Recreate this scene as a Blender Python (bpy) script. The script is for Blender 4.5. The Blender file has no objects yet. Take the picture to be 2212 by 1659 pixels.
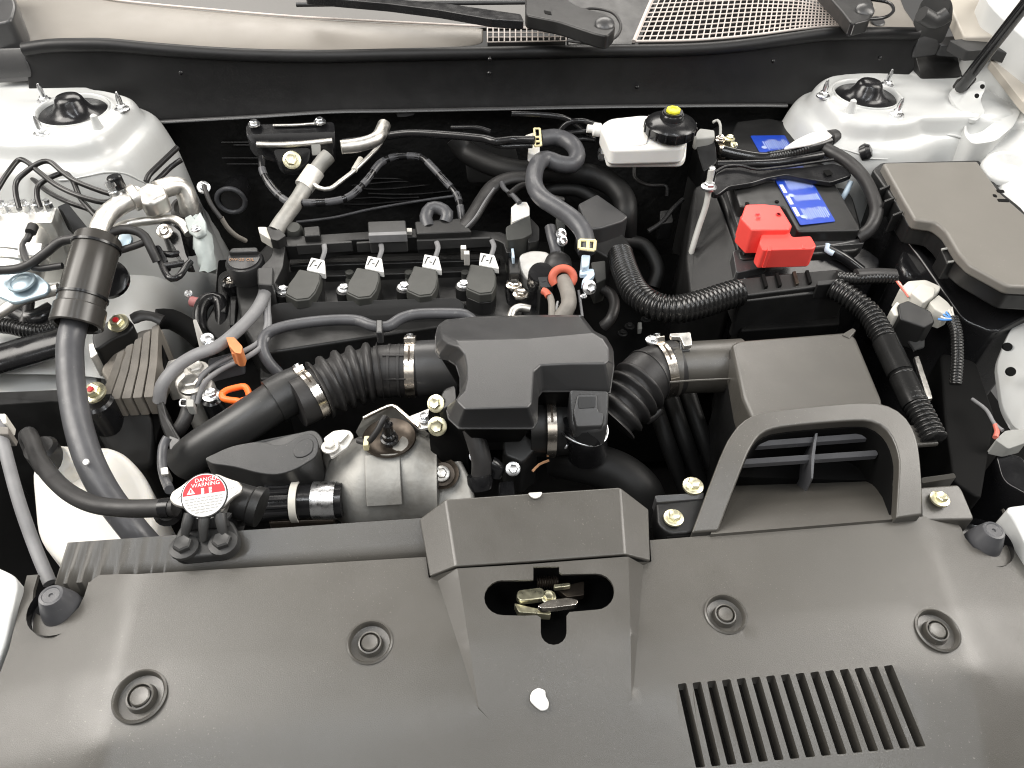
import bpy, bmesh, math, random
from mathutils import Vector, Matrix
from mathutils.geometry import delaunay_2d_cdt
random.seed(11)
scene = bpy.context.scene
V = Vector
# ------------------------------------------------------------------ camera
CAM = V((-0.075, 0.0, 0.62))
YAW, PITCH, ROLL = math.radians(6.712), math.radians(46.0), math.radians(1.977)
_f = V((math.sin(YAW)*math.cos(PITCH), math.cos(YAW)*math.cos(PITCH), -math.sin(PITCH)))
_r = V((math.cos(YAW), -math.sin(YAW), 0.0)); _u = _r.cross(_f)
RGT = _r*math.cos(ROLL) + _u*math.sin(ROLL); UPV = _u*math.cos(ROLL) - _r*math.sin(ROLL); FWD = _f
cam_d = bpy.data.cameras.new('camera'); cam_d.sensor_width = 36.0; cam_d.lens = 36*0.751
cam_d.clip_start = 0.02; cam_d.clip_end = 60
cam = bpy.data.objects.new('camera', cam_d); scene.collection.objects.link(cam)
cam.matrix_world = Matrix(((RGT.x, UPV.x, -FWD.x, CAM.x), (RGT.y, UPV.y, -FWD.y, CAM.y), (RGT.z, UPV.z, -FWD.z, CAM.z), (0, 0, 0, 1)))
scene.camera = cam
# ------------------------------------------------------------------ light of the hall: ceiling panels around the open hood
world = bpy.data.worlds.new('World'); scene.world = world; world.use_nodes = True
bg = world.node_tree.nodes['Background']; bg.inputs[0].default_value = (1.0, 0.97, 0.93, 1); bg.inputs[1].default_value = 0.15
def area(name, loc, aim, sx, sy, watts, col=(1, .955, .895)):
    d = bpy.data.lights.new(name, 'AREA'); d.shape = 'RECTANGLE'; d.size = sx; d.size_y = sy; d.energy = watts; d.color = col
    o = bpy.data.objects.new(name, d); scene.collection.objects.link(o); o.location = loc
    o.rotation_euler = (V(aim)-V(loc)).to_track_quat('-Z', 'Y').to_euler(); return o
area('ceiling_panel_light', (-1.55, 0.90, 1.75), (-0.35, 0.35, 0), 1.1, 1.5, 48)
area('ceiling_panel_light', (1.85, 0.75, 1.75), (0.35, 0.35, 0), 1.1, 1.5, 36)
area('ceiling_panel_light', (0.0, 3.3, 2.1), (0, 1.1, 0.1), 3.5, 1.2, 90)
area('ceiling_panel_light', (-0.1, -1.6, 2.3), (0, 0.6, 0), 2.6, 1.2, 12)
area('ceiling_panel_light', (-3.3, 0.6, 1.9), (-0.4, 0.35, 0), 1.6, 2.0, 62)
area('ceiling_panel_light', (3.5, 0.5, 1.9), (0.4, 0.35, 0), 1.6, 2.0, 52)
area('ceiling_tube_light', (-0.75, -0.35, 2.1), (-0.1, 0.6, 0), 0.10, 1.7, 15, (.94, .97, 1))
area('ceiling_tube_light', (0.85, -0.45, 2.1), (0.2, 0.6, 0), 0.10, 1.7, 15, (.94, .97, 1))
vs = scene.view_settings; vs.view_transform = 'Standard'; vs.look = 'None'; vs.exposure = 0.0; vs.gamma = 1.0; vs.use_curve_mapping = False
scene.cycles.use_denoising = True
scene.cycles.filter_width = 1.1
scene.cycles.max_bounces = 6
# ------------------------------------------------------------------ measuring: a sighting (px, py on a 2212 wide plan) at a known height or depth -> metres
PW, PH, PF = 2212.0, 1659.0, 2212*0.751
def ray(px, py): return FWD + RGT*((px-PW/2)/PF) - UPV*((py-PH/2)/PF)
def at(px, py, z):
    d = ray(px, py); return CAM + d*((z-CAM.z)/d.z)
def aty(px, py, y):
    d = ray(px, py); return CAM + d*((y-CAM.y)/d.y)
def ats(px, py, h):
    z = 0.0
    for _ in range(8):
        p = at(px, py, z); z = h(p.x, p.y)
    return at(px, py, z)
# ------------------------------------------------------------------ materials
MATS = {}
def M(name, col, rough=.5, metal=0.0, var=0.0, vscale=8, bump=0.0, bscale=900, bdist=.0004, rvar=0.0, coat=0.0, sss=0.0, spec=.5, var2=None, v2s=3, v2lo=.5, v2hi=.7, specks=None):
    m = bpy.data.materials.new(name); m.use_nodes = True; MATS[name] = m
    nt = m.node_tree; b = nt.nodes['Principled BSDF']; L = nt.links.new
    tc = nt.nodes.new('ShaderNodeNewGeometry')
    b.inputs['Roughness'].default_value = rough; b.inputs['Metallic'].default_value = metal
    b.inputs['Specular IOR Level'].default_value = spec
    c = (*col, 1); b.inputs['Base Color'].default_value = c
    if coat: b.inputs['Coat Weight'].default_value = coat; b.inputs['Coat Roughness'].default_value = .12
    if sss: b.inputs['Subsurface Weight'].default_value = sss; b.inputs['Subsurface Radius'].default_value = (.02, .018, .014)
    def noise(s, det=4, rg=.55):
        n = nt.nodes.new('ShaderNodeTexNoise'); n.inputs['Scale'].default_value = s; n.inputs['Detail'].default_value = det; n.inputs['Roughness'].default_value = rg
        L(tc.outputs['Position'], n.inputs['Vector']); return n
    last = None
    if var:
        n = noise(vscale); r = nt.nodes.new('ShaderNodeMapRange'); r.inputs[1].default_value = .3; r.inputs[2].default_value = .7
        r.inputs[3].default_value = 1-var; r.inputs[4].default_value = 1+var; L(n.outputs[0], r.inputs[0])
        mx = nt.nodes.new('ShaderNodeVectorMath'); mx.operation = 'SCALE'; mx.inputs[0].default_value = col; L(r.outputs[0], mx.inputs[3])
        last = mx.outputs[0]
    if var2:
        n = noise(v2s, 8, .65); r = nt.nodes.new('ShaderNodeMapRange'); r.inputs[1].default_value = v2lo; r.inputs[2].default_value = v2hi; L(n.outputs[0], r.inputs[0])
        mx = nt.nodes.new('ShaderNodeMix'); mx.data_type = 'RGBA'; L(r.outputs[0], mx.inputs[0])
        if last: L(last, mx.inputs[6])
        else: mx.inputs[6].default_value = c
        mx.inputs[7].default_value = (*var2, 1); last = mx.outputs[2]
    if specks:                                            # dust: fine pale specks gathered in patches
        n = noise(specks[0], 2, .5); r = nt.nodes.new('ShaderNodeMapRange'); r.inputs[1].default_value = .66; r.inputs[2].default_value = .74; L(n.outputs[0], r.inputs[0])
        n2 = noise(7, 3); r2 = nt.nodes.new('ShaderNodeMapRange'); r2.inputs[1].default_value = .45; r2.inputs[2].default_value = .65; r2.inputs[4].default_value = specks[1]; L(n2.outputs[0], r2.inputs[0])
        mu = nt.nodes.new('ShaderNodeMath'); mu.operation = 'MULTIPLY'; L(r.outputs[0], mu.inputs[0]); L(r2.outputs[0], mu.inputs[1])
        mx = nt.nodes.new('ShaderNodeMix'); mx.data_type = 'RGBA'; L(mu.outputs[0], mx.inputs[0])
        if last: L(last, mx.inputs[6])
        else: mx.inputs[6].default_value = c
        mx.inputs[7].default_value = (.45, .42, .37, 1); last = mx.outputs[2]
    if last: L(last, b.inputs['Base Color'])
    if rvar:
        n = noise(vscale*2.3, 5); r = nt.nodes.new('ShaderNodeMapRange'); r.inputs[1].default_value = .3; r.inputs[2].default_value = .7
        r.inputs[3].default_value = max(0, rough-rvar); r.inputs[4].default_value = min(1, rough+rvar); L(n.outputs[0], r.inputs[0]); L(r.outputs[0], b.inputs['Roughness'])
    if bump:
        n = noise(bscale, 3); bp = nt.nodes.new('ShaderNodeBump'); bp.inputs['Strength'].default_value = bump; bp.inputs['Distance'].default_value = bdist
        L(n.outputs[0], bp.inputs['Height']); L(bp.outputs[0], b.inputs['Normal'])
    return m
M('shaded_rail_paint', (.46, .425, .37), .4, var=.05, vscale=8)  # body paint with its beige shading put into the colour
M('firewall_mat', (.010, .010, .010), .55, spec=.35, var=.3, vscale=25, bump=.6, bscale=90, bdist=.004)
M('cover_plastic', (.064, .060, .0525), .355, spec=.85, specks=(520, .24), var=.06, vscale=9, bump=.35, bscale=1500, rvar=.05, var2=(.082, .077, .068), v2s=5, v2lo=.52, v2hi=.75)
M('duct_plastic', (.026, .026, .026), .36, spec=.6, var=.08, vscale=14, bump=.3, bscale=1600, rvar=.05, specks=(420, .35))
M('satin_plastic', (.046, .046, .047), .33, spec=.7, specks=(520, .20), var=.08, vscale=14, bump=.3, bscale=1600, rvar=.05)
M('coil_plastic', (.046, .047, .043), .5, var=.12, vscale=60, bump=.3, bscale=1800)
M('dark_plastic', (.013, .013, .013), .40, var=.2, vscale=20, bump=.2, bscale=1300, rvar=.08)
M('gloss_black', (.012, .012, .013), .22, var=.2, vscale=25, rvar=.08)
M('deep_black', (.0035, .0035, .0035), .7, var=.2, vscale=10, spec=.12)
M('fuse_lid', (.175, .165, .148), .40, specks=(520, .20), var=.04, vscale=14, bump=.2, bscale=1500)
M('sleeve_plastic', (.045, .042, .038), .27, var=.1, vscale=30)
M('bracket_plastic', (.034, .034, .034), .45, var=.12, vscale=40, bump=.2, bscale=1500)
M('sealant', (.36, .40, .39), .45, var=.12, vscale=40, bump=.3, bscale=300, bdist=.001)
M('seal_rubber', (.011, .011, .0115), .46, spec=.4, var=.15, vscale=30, bump=.2, bscale=1100, rvar=.06)
M('dark_rubber', (.009, .009, .009), .5, var=.2, vscale=35, spec=.3)
M('rubber', (.024, .023, .023), .46, var=.2, vscale=35, bump=.25, bscale=900, rvar=.08)
M('hose_grey', (.075, .076, .082), .36, var=.15, vscale=40, bump=.2, bscale=1200, rvar=.08, var2=(.17, .17, .17), v2s=60, v2lo=.6, v2hi=.75)
M('conduit_grey', (.19, .19, .195), .5, var=.12, vscale=50, bump=.2, bscale=1500)
M('conduit_black', (.014, .014, .014), .20, var=.2, vscale=60)
M('white_paint', (.58, .59, .582), .36, var=.05, vscale=5, bump=.08, bscale=220, bdist=.001, coat=.25, rvar=.06, var2=(.53, .527, .505), v2s=6, v2lo=.5, v2hi=.8)
M('cowl_plastic', (.23, .212, .188), .36, var=.06, vscale=12, bump=.25, bscale=1500, rvar=.05)
M('cowl_grille', (.62, .56, .52), .45, var=.06, vscale=30)
M('glass_edge', (.035, .032, .028), .25, var=.2, vscale=5)
M('alloy', (.74, .72, .68), .42, 1.0, var=.08, vscale=50, rvar=.1, bump=.15, bscale=700)
M('zinc', (.82, .83, .84), .3, 1.0, var=.1, vscale=80, rvar=.1)
M('yellow_zinc', (.82, .78, .56), .34, .9, var=.12, vscale=90, rvar=.1)
M('clamp_steel', (.86, .80, .72), .22, 1.0, var=.08, vscale=70, rvar=.08)
M('cast_bracket', (.25, .228, .20), .55, .35, var=.2, vscale=30, bump=.5, bscale=420, bdist=.0006)
M('cast_light', (.72, .70, .66), .5, .5, var=.14, vscale=40, bump=.4, bscale=500, bdist=.0005)
M('heat_shield', (.36, .355, .335), .6, .6, var=.22, vscale=16, bump=.3, bscale=160, bdist=.0012, rvar=.1, var2=(.22, .205, .18), v2s=14, v2lo=.5, v2hi=.75)
M('burnt_steel', (.085, .07, .057), .42, .85, var=.3, vscale=40, rvar=.1)
M('tank', (.85, .83, .78), .38, var=.05, vscale=8, sss=.35, bump=.1, bscale=60, bdist=.002)
M('tank_white', (.86, .85, .82), .35, var=.04, vscale=14, sss=.3)
M('red_plastic', (.90, .085, .07), .38, var=.05, vscale=30, sss=.05)
M('orange_plastic', (.9, .16, .02), .4, var=.06, vscale=60)
M('clip_orange', (.62, .22, .08), .5, var=.1, vscale=60)
M('paper', (.72, .72, .70), .7, var=.08, vscale=200)
M('connector', (.66, .64, .58), .45, var=.06, vscale=60)
M('connector_grey', (.38, .38, .36), .5, var=.08, vscale=60)
M('yellow_clip', (.80, .72, .42), .45, var=.05, vscale=60)
M('yellow_cap', (.86, .80, .04), .4, var=.05, vscale=60)
M('blue_clip', (.55, .68, .80), .4, var=.05, vscale=60)
M('print_black', (.015, .015, .015), .6)
M('print_white', (.82, .82, .82), .55)
M('print_red', (.62, .02, .03), .45)
M('print_orange', (.55, .30, .16), .5)
M('blue_label', (.012, .055, .42), .38, var=.08, vscale=120)
M('label_ink', (.40, .48, .74), .45)
M('wire_red', (.6, .16, .12), .4); M('wire_blue', (.12, .34, .78), .4); M('wire_white', (.75, .72, .66), .4); M('pink_cap', (.55, .22, .22), .5)
M('brake_line', (.012, .011, .011), .28, var=.2, vscale=60)
M('abs_alloy', (.80, .79, .75), .38, .75, var=.08, vscale=40, bump=.15, bscale=600)
M('motor_case', (.42, .52, .58), .35, .6, var=.08, vscale=40)
M('red_rubber', (.55, .12, .07), .55, var=.1, vscale=60)
M('hose_tan', (.20, .185, .165), .55, var=.15, vscale=60)
# ------------------------------------------------------------------ mesh helpers
def link(o): scene.collection.objects.link(o); return o
def new(name, verts, faces, mat, parent=None, bevel=0.0, seg=2, sub=0, solid=0.0, angle=32, lim=38, offset=-1.0):
    me = bpy.data.meshes.new(name); me.from_pydata([tuple(v) for v in verts], [], faces)
    bm = bmesh.new(); bm.from_mesh(me); bmesh.ops.recalc_face_normals(bm, faces=bm.faces); bm.to_mesh(me); bm.free()
    me.polygons.foreach_set('use_smooth', [True]*len(me.polygons))
    me.materials.append(MATS[mat])
    o = link(bpy.data.objects.new(name, me))
    if solid:
        s = o.modifiers.new('solidify', 'SOLIDIFY'); s.thickness = solid; s.offset = offset
    if bevel:
        b = o.modifiers.new('bevel', 'BEVEL'); b.width = bevel; b.segments = seg; b.limit_method = 'ANGLE'; b.angle_limit = math.radians(lim); b.harden_normals = True
    else:
        me.set_sharp_from_angle(angle=math.radians(angle))
    if solid and not bevel and not sub:
        e = o.modifiers.new('edges', 'EDGE_SPLIT'); e.split_angle = math.radians(angle); e.use_edge_sharp = False
    if sub:
        s = o.modifiers.new('subdivision', 'SUBSURF'); s.levels = sub; s.render_levels = sub
    if parent: o.parent = parent
    return o
def rounded(pts, r, n=4):
    if not r: return pts
    out = []; k = len(pts)
    for i in range(k):
        p, a, c = pts[i], pts[i-1], pts[(i+1) % k]
        d1, d2 = a-p, c-p; l1, l2 = d1.length, d2.length
        t = min(r, l1*.45, l2*.45); q1, q2 = p+d1*(t/l1), p+d2*(t/l2)
        for j in range(n+1):
            s = j/n; out.append(q1*(1-s)**2 + p*(2*s*(1-s)) + q2*s*s)
    return out
def px3(pts, z):
    return [at(p[0], p[1], p[2] if len(p) > 2 else z) for p in pts]
def prism_w(name, top, zb, mat, parent=None, rnd=0.0, bev=.0015, draft=0.0, seg=2, thick=None, n=4):
    top = rounded([V(p) for p in top], rnd, n); k = len(top)
    c = sum(top, V())/k; bot = []
    for p in top:
        d = V((p.x-c.x, p.y-c.y, 0)); l = d.length or 1
        q = p + d*(draft/l); q.z = (p.z-thick) if thick else zb; bot.append(q)
    f = [tuple(range(k)), tuple(range(2*k-1, k-1, -1))] + [(i, (i+1) % k, k+(i+1) % k, k+i) for i in range(k)]
    return new(name, top+bot, f, mat, parent, bevel=bev, seg=seg)
def prism(name, pts, zt, zb, mat, parent=None, **kw):
    return prism_w(name, px3(pts, zt), zb, mat, parent, **kw)
def frame(ax):
    ax = V(ax).normalized(); a = V((0, 0, 1)) if abs(ax.z) < .9 else V((1, 0, 0))
    x = a.cross(ax).normalized(); return x, ax.cross(x), ax
def lathe(name, loc, axis, prof, mat, parent=None, seg=28, angle=32, closed=False, bevel=0.0, cap=True):
    x, y, a = frame(axis); loc = V(loc); vs_, fs = [], []; m = len(prof)
    for i in range(seg):
        t = 2*math.pi*i/seg; d = x*math.cos(t)+y*math.sin(t)
        for r, h in prof: vs_.append(loc+d*r+a*h)
    for i in range(seg):
        j = (i+1) % seg
        for k in range(m if closed else m-1):
            k2 = (k+1) % m; fs.append((i*m+k, i*m+k2, j*m+k2, j*m+k))
    if not closed:
        if cap and prof[0][0] > 1e-6: fs.append(tuple(i*m for i in range(seg)))
        if prof[-1][0] > 1e-6: fs.append(tuple(i*m+m-1 for i in range(seg))[::-1])
    o = new(name, vs_, fs, mat, parent, angle=angle, bevel=bevel)
    bm = bmesh.new(); bm.from_mesh(o.data); bmesh.ops.remove_doubles(bm, verts=bm.verts, dist=1e-6); bm.to_mesh(o.data); bm.free(); return o
def spline(pts, step):
    P = [pts[0]*2-pts[1]] + pts + [pts[-1]*2-pts[-2]]; out = []
    for i in range(1, len(P)-2):
        p0, p1, p2, p3 = P[i-1:i+3]; n = max(2, int((p2-p1).length/step))
        for j in range(n):
            t = j/n
            out.append(.5*((2*p1)+(p2-p0)*t+(2*p0-5*p1+4*p2-p3)*t*t+(3*p1-p0-3*p2+p3)*t**3))
    out.append(pts[-1].copy()); return out
def tube_w(name, pts, r, mat, parent=None, seg=12, step=.006, corr=None, flat=1.0, closed=False, rad=None, wob=0.0):
    pts = [V(p) for p in pts]
    if corr: step = corr[0]/6
    c = spline(pts, step)
    if corr:                                     # even spacing for the rings
        L = [0]
        for i in range(1, len(c)): L.append(L[-1]+(c[i]-c[i-1]).length)
        n = max(4, int(L[-1]/step)); e = []; k = 0
        for i in range(n+1):
            s = L[-1]*i/n
            while k < len(L)-2 and L[k+1] < s: k += 1
            t = (s-L[k])/max(1e-9, L[k+1]-L[k]); e.append(c[k].lerp(c[k+1], min(1, t)))
        c = e
    n = len(c); vs_, fs = [], []; nrm = None; ln = 0; tot = sum((c[i]-c[i-1]).length for i in range(1, n))
    for i in range(n):
        t = (c[min(i+1, n-1)]-c[max(i-1, 0)]).normalized()
        if nrm is None: nrm = V((0, 0, 1)).cross(t); nrm = nrm.normalized() if nrm.length > 1e-3 else V((1, 0, 0))
        nrm = (nrm-t*nrm.dot(t)).normalized(); bn = t.cross(nrm)
        if i: ln += (c[i]-c[i-1]).length
        rr = r if rad is None else rad[0]+(rad[1]-rad[0])*ln/tot
        if corr:
            ph = (i % 6)/6; rr *= 1-corr[1]*(0, .15, 1, 1, .85, .15)[i % 6]
        if wob: rr *= 1+wob*math.sin(ln*140+1.3*math.sin(ln*61))
        for k in range(seg):
            a = 2*math.pi*k/seg; vs_.append(c[i]+nrm*(rr*math.cos(a))+bn*(rr*flat*math.sin(a)))
    for i in range(n-1):
        for k in range(seg):
            k2 = (k+1) % seg; fs.append((i*seg+k, i*seg+k2, (i+1)*seg+k2, (i+1)*seg+k))
    fs.append(tuple(range(seg))); fs.append(tuple((n-1)*seg+k for k in range(seg))[::-1])
    return new(name, vs_, fs, mat, parent, angle=50)
def tube(name, pts, r, mat, parent=None, z=0.0, **kw):
    return tube_w(name, px3(pts, z), r, mat, parent, **kw)
def bolt(parent, p, r=.006, mat='zinc', axis=(0, 0, 1), name='bolt', paint=None):
    x, y, a = frame(axis); p = V(p); vs_, fs = [], []
    def ring(rad, h, n, rot=0.0):
        b = len(vs_)
        for i in range(n):
            t = 2*math.pi*i/n+rot; vs_.append(p+x*(rad*math.cos(t))+y*(rad*math.sin(t))+a*h)
        return list(range(b, b+n))
    def join(A, B):
        for i in range(len(A)): fs.append((A[i], A[(i+1) % len(A)], B[(i+1) % len(A)], B[i]))
    a0, a1, a2 = ring(r*1.5, -r*.2, 18), ring(r*1.5, r*.18, 18), ring(r*1.2, r*.3, 18)
    join(a0, a1); join(a1, a2); fs.append(tuple(a2))
    rot = random.random()
    h0, h1, h2 = ring(r, r*.25, 6, rot), ring(r, r*.85, 6, rot), ring(r*.82, r*1.0, 6, rot)
    join(h0, h1); join(h1, h2); d = ring(r*.5, r*.9, 6, rot); join(h2, d); fs.append(tuple(d))
    o = new(name, vs_, fs, mat, parent, angle=30)
    if paint:
        lathe('paint_dot', p+a*(r*.92), axis, [(0, r*.16), (r*.4, r*.12), (r*.42, 0)], paint, o, seg=10)
    return o
def box_w(name, c, size, mat, parent=None, rot=0.0, bev=.001, tilt=None, seg=2):
    sx, sy, sz = [s/2 for s in size]; R = Matrix.Rotation(rot, 3, 'Z')
    if tilt: R = R @ Matrix.Rotation(tilt[0], 3, 'X') @ Matrix.Rotation(tilt[1], 3, 'Y')
    vs_ = [V(c)+R @ V((x, y, z)) for x in (-sx, sx) for y in (-sy, sy) for z in (-sz, sz)]
    return new(name, vs_, [(0, 1, 3, 2), (4, 6, 7, 5), (0, 4, 5, 1), (2, 3, 7, 6), (0, 2, 6, 4), (1, 5, 7, 3)], mat, parent, bevel=bev, seg=seg)
def grid(name, rows, mat, parent=None, solid=0.0, sub=0, angle=40, offset=-1.0, bevel=0.0):
    n = len(rows[0]); vs_ = [p for r in rows for p in r]; fs = []
    for i in range(len(rows)-1):
        for j in range(n-1): fs.append((i*n+j, i*n+j+1, (i+1)*n+j+1, (i+1)*n+j))
    return new(name, vs_, fs, mat, parent, solid=solid, sub=sub, angle=angle, offset=offset, bevel=bevel)
def sheet(name, outline, holes, h, mat, parent=None, step=.02, solid=.003, bevel=0.0, angle=35, extra=(), lines=()):
    """panel z = h(x, y) inside outline (list of xy), with cut-outs, given a thickness"""
    vv, ee = [], []
    def loop(pts):
        b = len(vv); k = len(pts)
        for i in range(k):
            vv.append(V((pts[i][0], pts[i][1])))
        for i in range(k): ee.append((b+i, b+(i+1) % k))
    def inside(p, poly):
        c = False; k = len(poly)
        for i in range(k):
            x1, y1 = poly[i][0], poly[i][1]; x2, y2 = poly[i-1][0], poly[i-1][1]
            if (y1 > p[1]) != (y2 > p[1]) and p[0] < (x2-x1)*(p[1]-y1)/(y2-y1)+x1: c = not c
        return c
    def dense(pts):
        o_ = []
        for i in range(len(pts)):
            a, b = V(pts[i][:2]), V(pts[(i+1) % len(pts)][:2]); k = max(1, int((b-a).length/step))
            for j in range(k): o_.append(a.lerp(b, j/k))
        return o_
    O = dense(outline); loop(O); H = [[V(q[:2]) for q in hh] for hh in holes]
    for hh in H: loop(hh)
    xs = [p[0] for p in O]; ys = [p[1] for p in O]
    for p in extra: vv.append(V(p[:2]))
    for ln_ in lines:
        b_ = len(vv); vv.extend(V(p[:2]) for p in ln_); ee.extend((b_+i, b_+i+1) for i in range(len(ln_)-1))
    x = min(xs)
    while x < max(xs):
        y = min(ys)
        while y < max(ys):
            p = (x+.0003, y+.0002)
            if inside(p, O) and not any(inside(p, hh) for hh in H): vv.append(V(p))
            y += step
        x += step
    r = delaunay_2d_cdt(vv, ee, [], 0, 1e-6)
    fs = []
    for f in r[2]:
        c = sum((r[0][i] for i in f), V((0, 0)))/len(f)
        if inside(c, O) and not any(inside(c, hh) for hh in H): fs.append(tuple(f))
    return new(name, [V((p.x, p.y, h(p.x, p.y))) for p in r[0]], fs, mat, parent, solid=solid, angle=angle, bevel=bevel)
def text(name, s, loc, size, xdir, ydir, mat, parent=None, ext=.0002):
    c = bpy.data.curves.new(name, 'FONT'); c.body = s; c.size = size; c.extrude = ext; c.align_x = 'CENTER'; c.align_y = 'CENTER'
    o = bpy.data.objects.new(name, c); me = bpy.data.meshes.new_from_object(o); bpy.data.objects.remove(o)
    X = V(xdir).normalized(); Y = V(ydir).normalized(); Z = X.cross(Y)
    for v in me.vertices: v.co = V(loc)+X*v.co.x+Y*v.co.y+Z*v.co.z
    me.materials.clear(); me.materials.append(MATS[mat]); me.name = name
    t = link(bpy.data.objects.new(name, me))
    if parent: t.parent = parent
    return t
# ------------------------------------------------------------------ things
def thing(name, label, cat, group=None):
    o = link(bpy.data.objects.new(name, None)); o.empty_display_size = .02; return tag(o, label, cat, group)
def tag(o, label, cat, group=None):
    o['label'] = label; o['category'] = cat
    if group: o['group'] = group
    return o
def setting(o): o['kind'] = 'structure'; return o
# ================================================================== the bay itself
def quad(name, pts, mat, parent=None, **kw): return new(name, pts, [tuple(range(len(pts)))], mat, parent, **kw)
setting(quad('bay_floor', [(-.95, .2, -.42), (.95, .2, -.42), (.95, 1.3, -.42), (-.95, 1.3, -.42)], 'deep_black', solid=.01))
fw = thing('firewall', 'black insulated firewall with thin pressed ridges behind the engine', 'firewall')
rows = []
for i in range(14):
    z = -.42+i*.0365; rows.append([V((x*.1-.9, 1.205+.012*math.sin(x*.9+i), z)) for x in range(19)])
grid('insulation_mat', rows, 'firewall_mat', fw, solid=.01)
for py, a, b in ((388, 800, 985), (398, 760, 970), (408, 770, 930), (420, 795, 985), (431, 765, 905), (440, 740, 930)):
    tube_w('ridge', [aty(a+(b-a)*t, py-7*t+3*math.sin(5*t+py), 1.196) for t in (0, .3, .6, 1)], .0016, 'gloss_black', fw, seg=6, step=.02)
for py, a, b in ((307, 478, 560), (313, 505, 562), (341, 480, 560), (354, 490, 562)):
    tube_w('ridge', [aty(a+(b-a)*t, py, 1.196) for t in (0, .5, 1)], .0014, 'gloss_black', fw, seg=6, step=.02)
# ---- inner fender walls
def apron(sgn, name, label, prof, ys):
    t = thing(name, label, 'inner fender', 'white inner fenders'); rows = []
    for y in ys:
        k = .02*math.sin((y-.7)*6); rows.append([V((sgn*(x+k), y, z)) for x, z in prof])
    grid('wall_panel', rows, 'white_paint', t, solid=.002, sub=2, angle=60)
    return t
inner_l = apron(-1, 'inner_fender', 'white painted inner fender wall under the brake modulator', [(.90, -.080), (.72, -.085), (.58, -.092), (.51, -.104), (.478, -.13), (.465, -.2), (.46, -.4)], (.74, .78, .84, .92, 1.0, 1.08, 1.16, 1.22))
inner_r = apron(1, 'inner_fender', 'white painted inner fender wall beside battery and fuse box', [(.66, -.05), (.60, -.055), (.54, -.06), (.50, -.08), (.488, -.13), (.48, -.3)], (.93, .97, 1.02, 1.08, 1.16, 1.22))
# ---- strut towers: pressed sheet steel, a plateau round the strut mount stepping down to the wheel arch
STEPS = [(-.02, .0885), (-.006, .0878), (0, .083), (.004, .070), (.007, .0635), (.012, .0605), (.019, .0565), (.024, .050), (.029, .036), (.038, .0), (.044, -.07), (.053, -.16), (.066, -.34)]
def stepz(d):
    if d <= STEPS[0][0]: return STEPS[0][1]
    for (d0, z0), (d1, z1) in zip(STEPS, STEPS[1:]):
        if d <= d1: return z0+(z1-z0)*(d-d0)/(d1-d0)
    return STEPS[-1][1]
def tower_z(u, v, k):                                     # u outboard, v rearward of the strut centre
    r = math.hypot(u, v); a = math.atan2(v, u)
    d1 = r-(.076+.005*math.sin(3*a+k)+.003*math.sin(5*a)+.012*max(0, -math.sin(a)))
    dx, dy = max(-(u-.0), 0), max(-(v+.072+.012*math.sin(u*30+k)), 0)
    d2 = math.hypot(dx, dy) if u < 0 or v < -.072 else -min(u, v+.072)
    h = max(0, .02-abs(d1-d2))/.02
    z = stepz(min(d1, d2)-h*h*.005)
    if r < .062: z = max(z, .0885)+.003*math.exp(-((r-.052)/.004)**2)
    if r < .0475: z = .072
    return z+.0012*math.sin(u*55+k)*math.sin(v*47)
def tower(sgn, label, studs):
    t = thing('strut_tower', label, 'strut tower', 'white strut towers')
    c = V((.587*sgn, 1.088, 0))
    N = 250; x0, x1, y0, y1 = -.185, .30, -.18, .10; k = .4 if sgn < 0 else 1.7
    rows = [[V((c.x+sgn*(x0+(x1-x0)*i/N), 1.088+y0+(y1-y0)*j/160, tower_z(x0+(x1-x0)*i/N, y0+(y1-y0)*j/160, k))) for i in range(N+1)] for j in range(161)]
    sh = grid('tower_shell', rows, 'white_paint', t, angle=180)
    sm = sh.modifiers.new('smooth', 'SMOOTH'); sm.factor = .5; sm.iterations = 4
    lathe('mount_rim', c, (0, 0, 1), [(.0495, .086), (.0505, .0905), (.0485, .0925), (.0465, .0905), (.046, .075)], 'white_paint', t, seg=56, angle=60, cap=False)
    cap = lathe('dust_cap', c, (0, 0, 1), [(.0458, .076), (.0455, .087), (.040, .0868), (.033, .0885), (.026, .093), (.0205, .102), (.0185, .107), (.0155, .1105), (.009, .1125), (0, .113)], 'gloss_black', t, seg=44, angle=55)
    for px, py, full in studs:
        p = at(px, py, .089)
        if full:
            lathe('stud', p, (0, 0, 1), [(.0038, 0), (.0038, .016), (.003, .020), (.0014, .0255), (0, .026)], 'zinc', t, seg=12)
            bolt(t, p, .0068, 'zinc', name='nut')
        else:
            lathe('stud', p, (0, 0, 1), [(.008, -.001), (.0065, .004), (.005, .012), (.0045, .017), (.002, .019), (0, .0192)], 'white_paint', t, seg=14)
    return t
tl = tower(-1, 'white strut tower on the brake line block side, round black dust cap', [(97, 218, 1), (264, 236, 1), (90, 288, 1), (211, 275, 0)])
pl_c = ats(178, 312, lambda x, y: tower_z(-(x+.587), y-1.088, .4)+.0008)
lathe('drain_hole_plug', pl_c, (0, -.12, 1), [(0, .0018), (.0105, .0016), (.012, .0006), (.0122, -.002)], 'rubber', tl, seg=22)
tr = tower(1, 'white strut tower on the battery side, round black dust cap', [(1778, 207, 1), (1915, 184, 1), (1937, 247, 1), (1836, 241, 0)])
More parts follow.
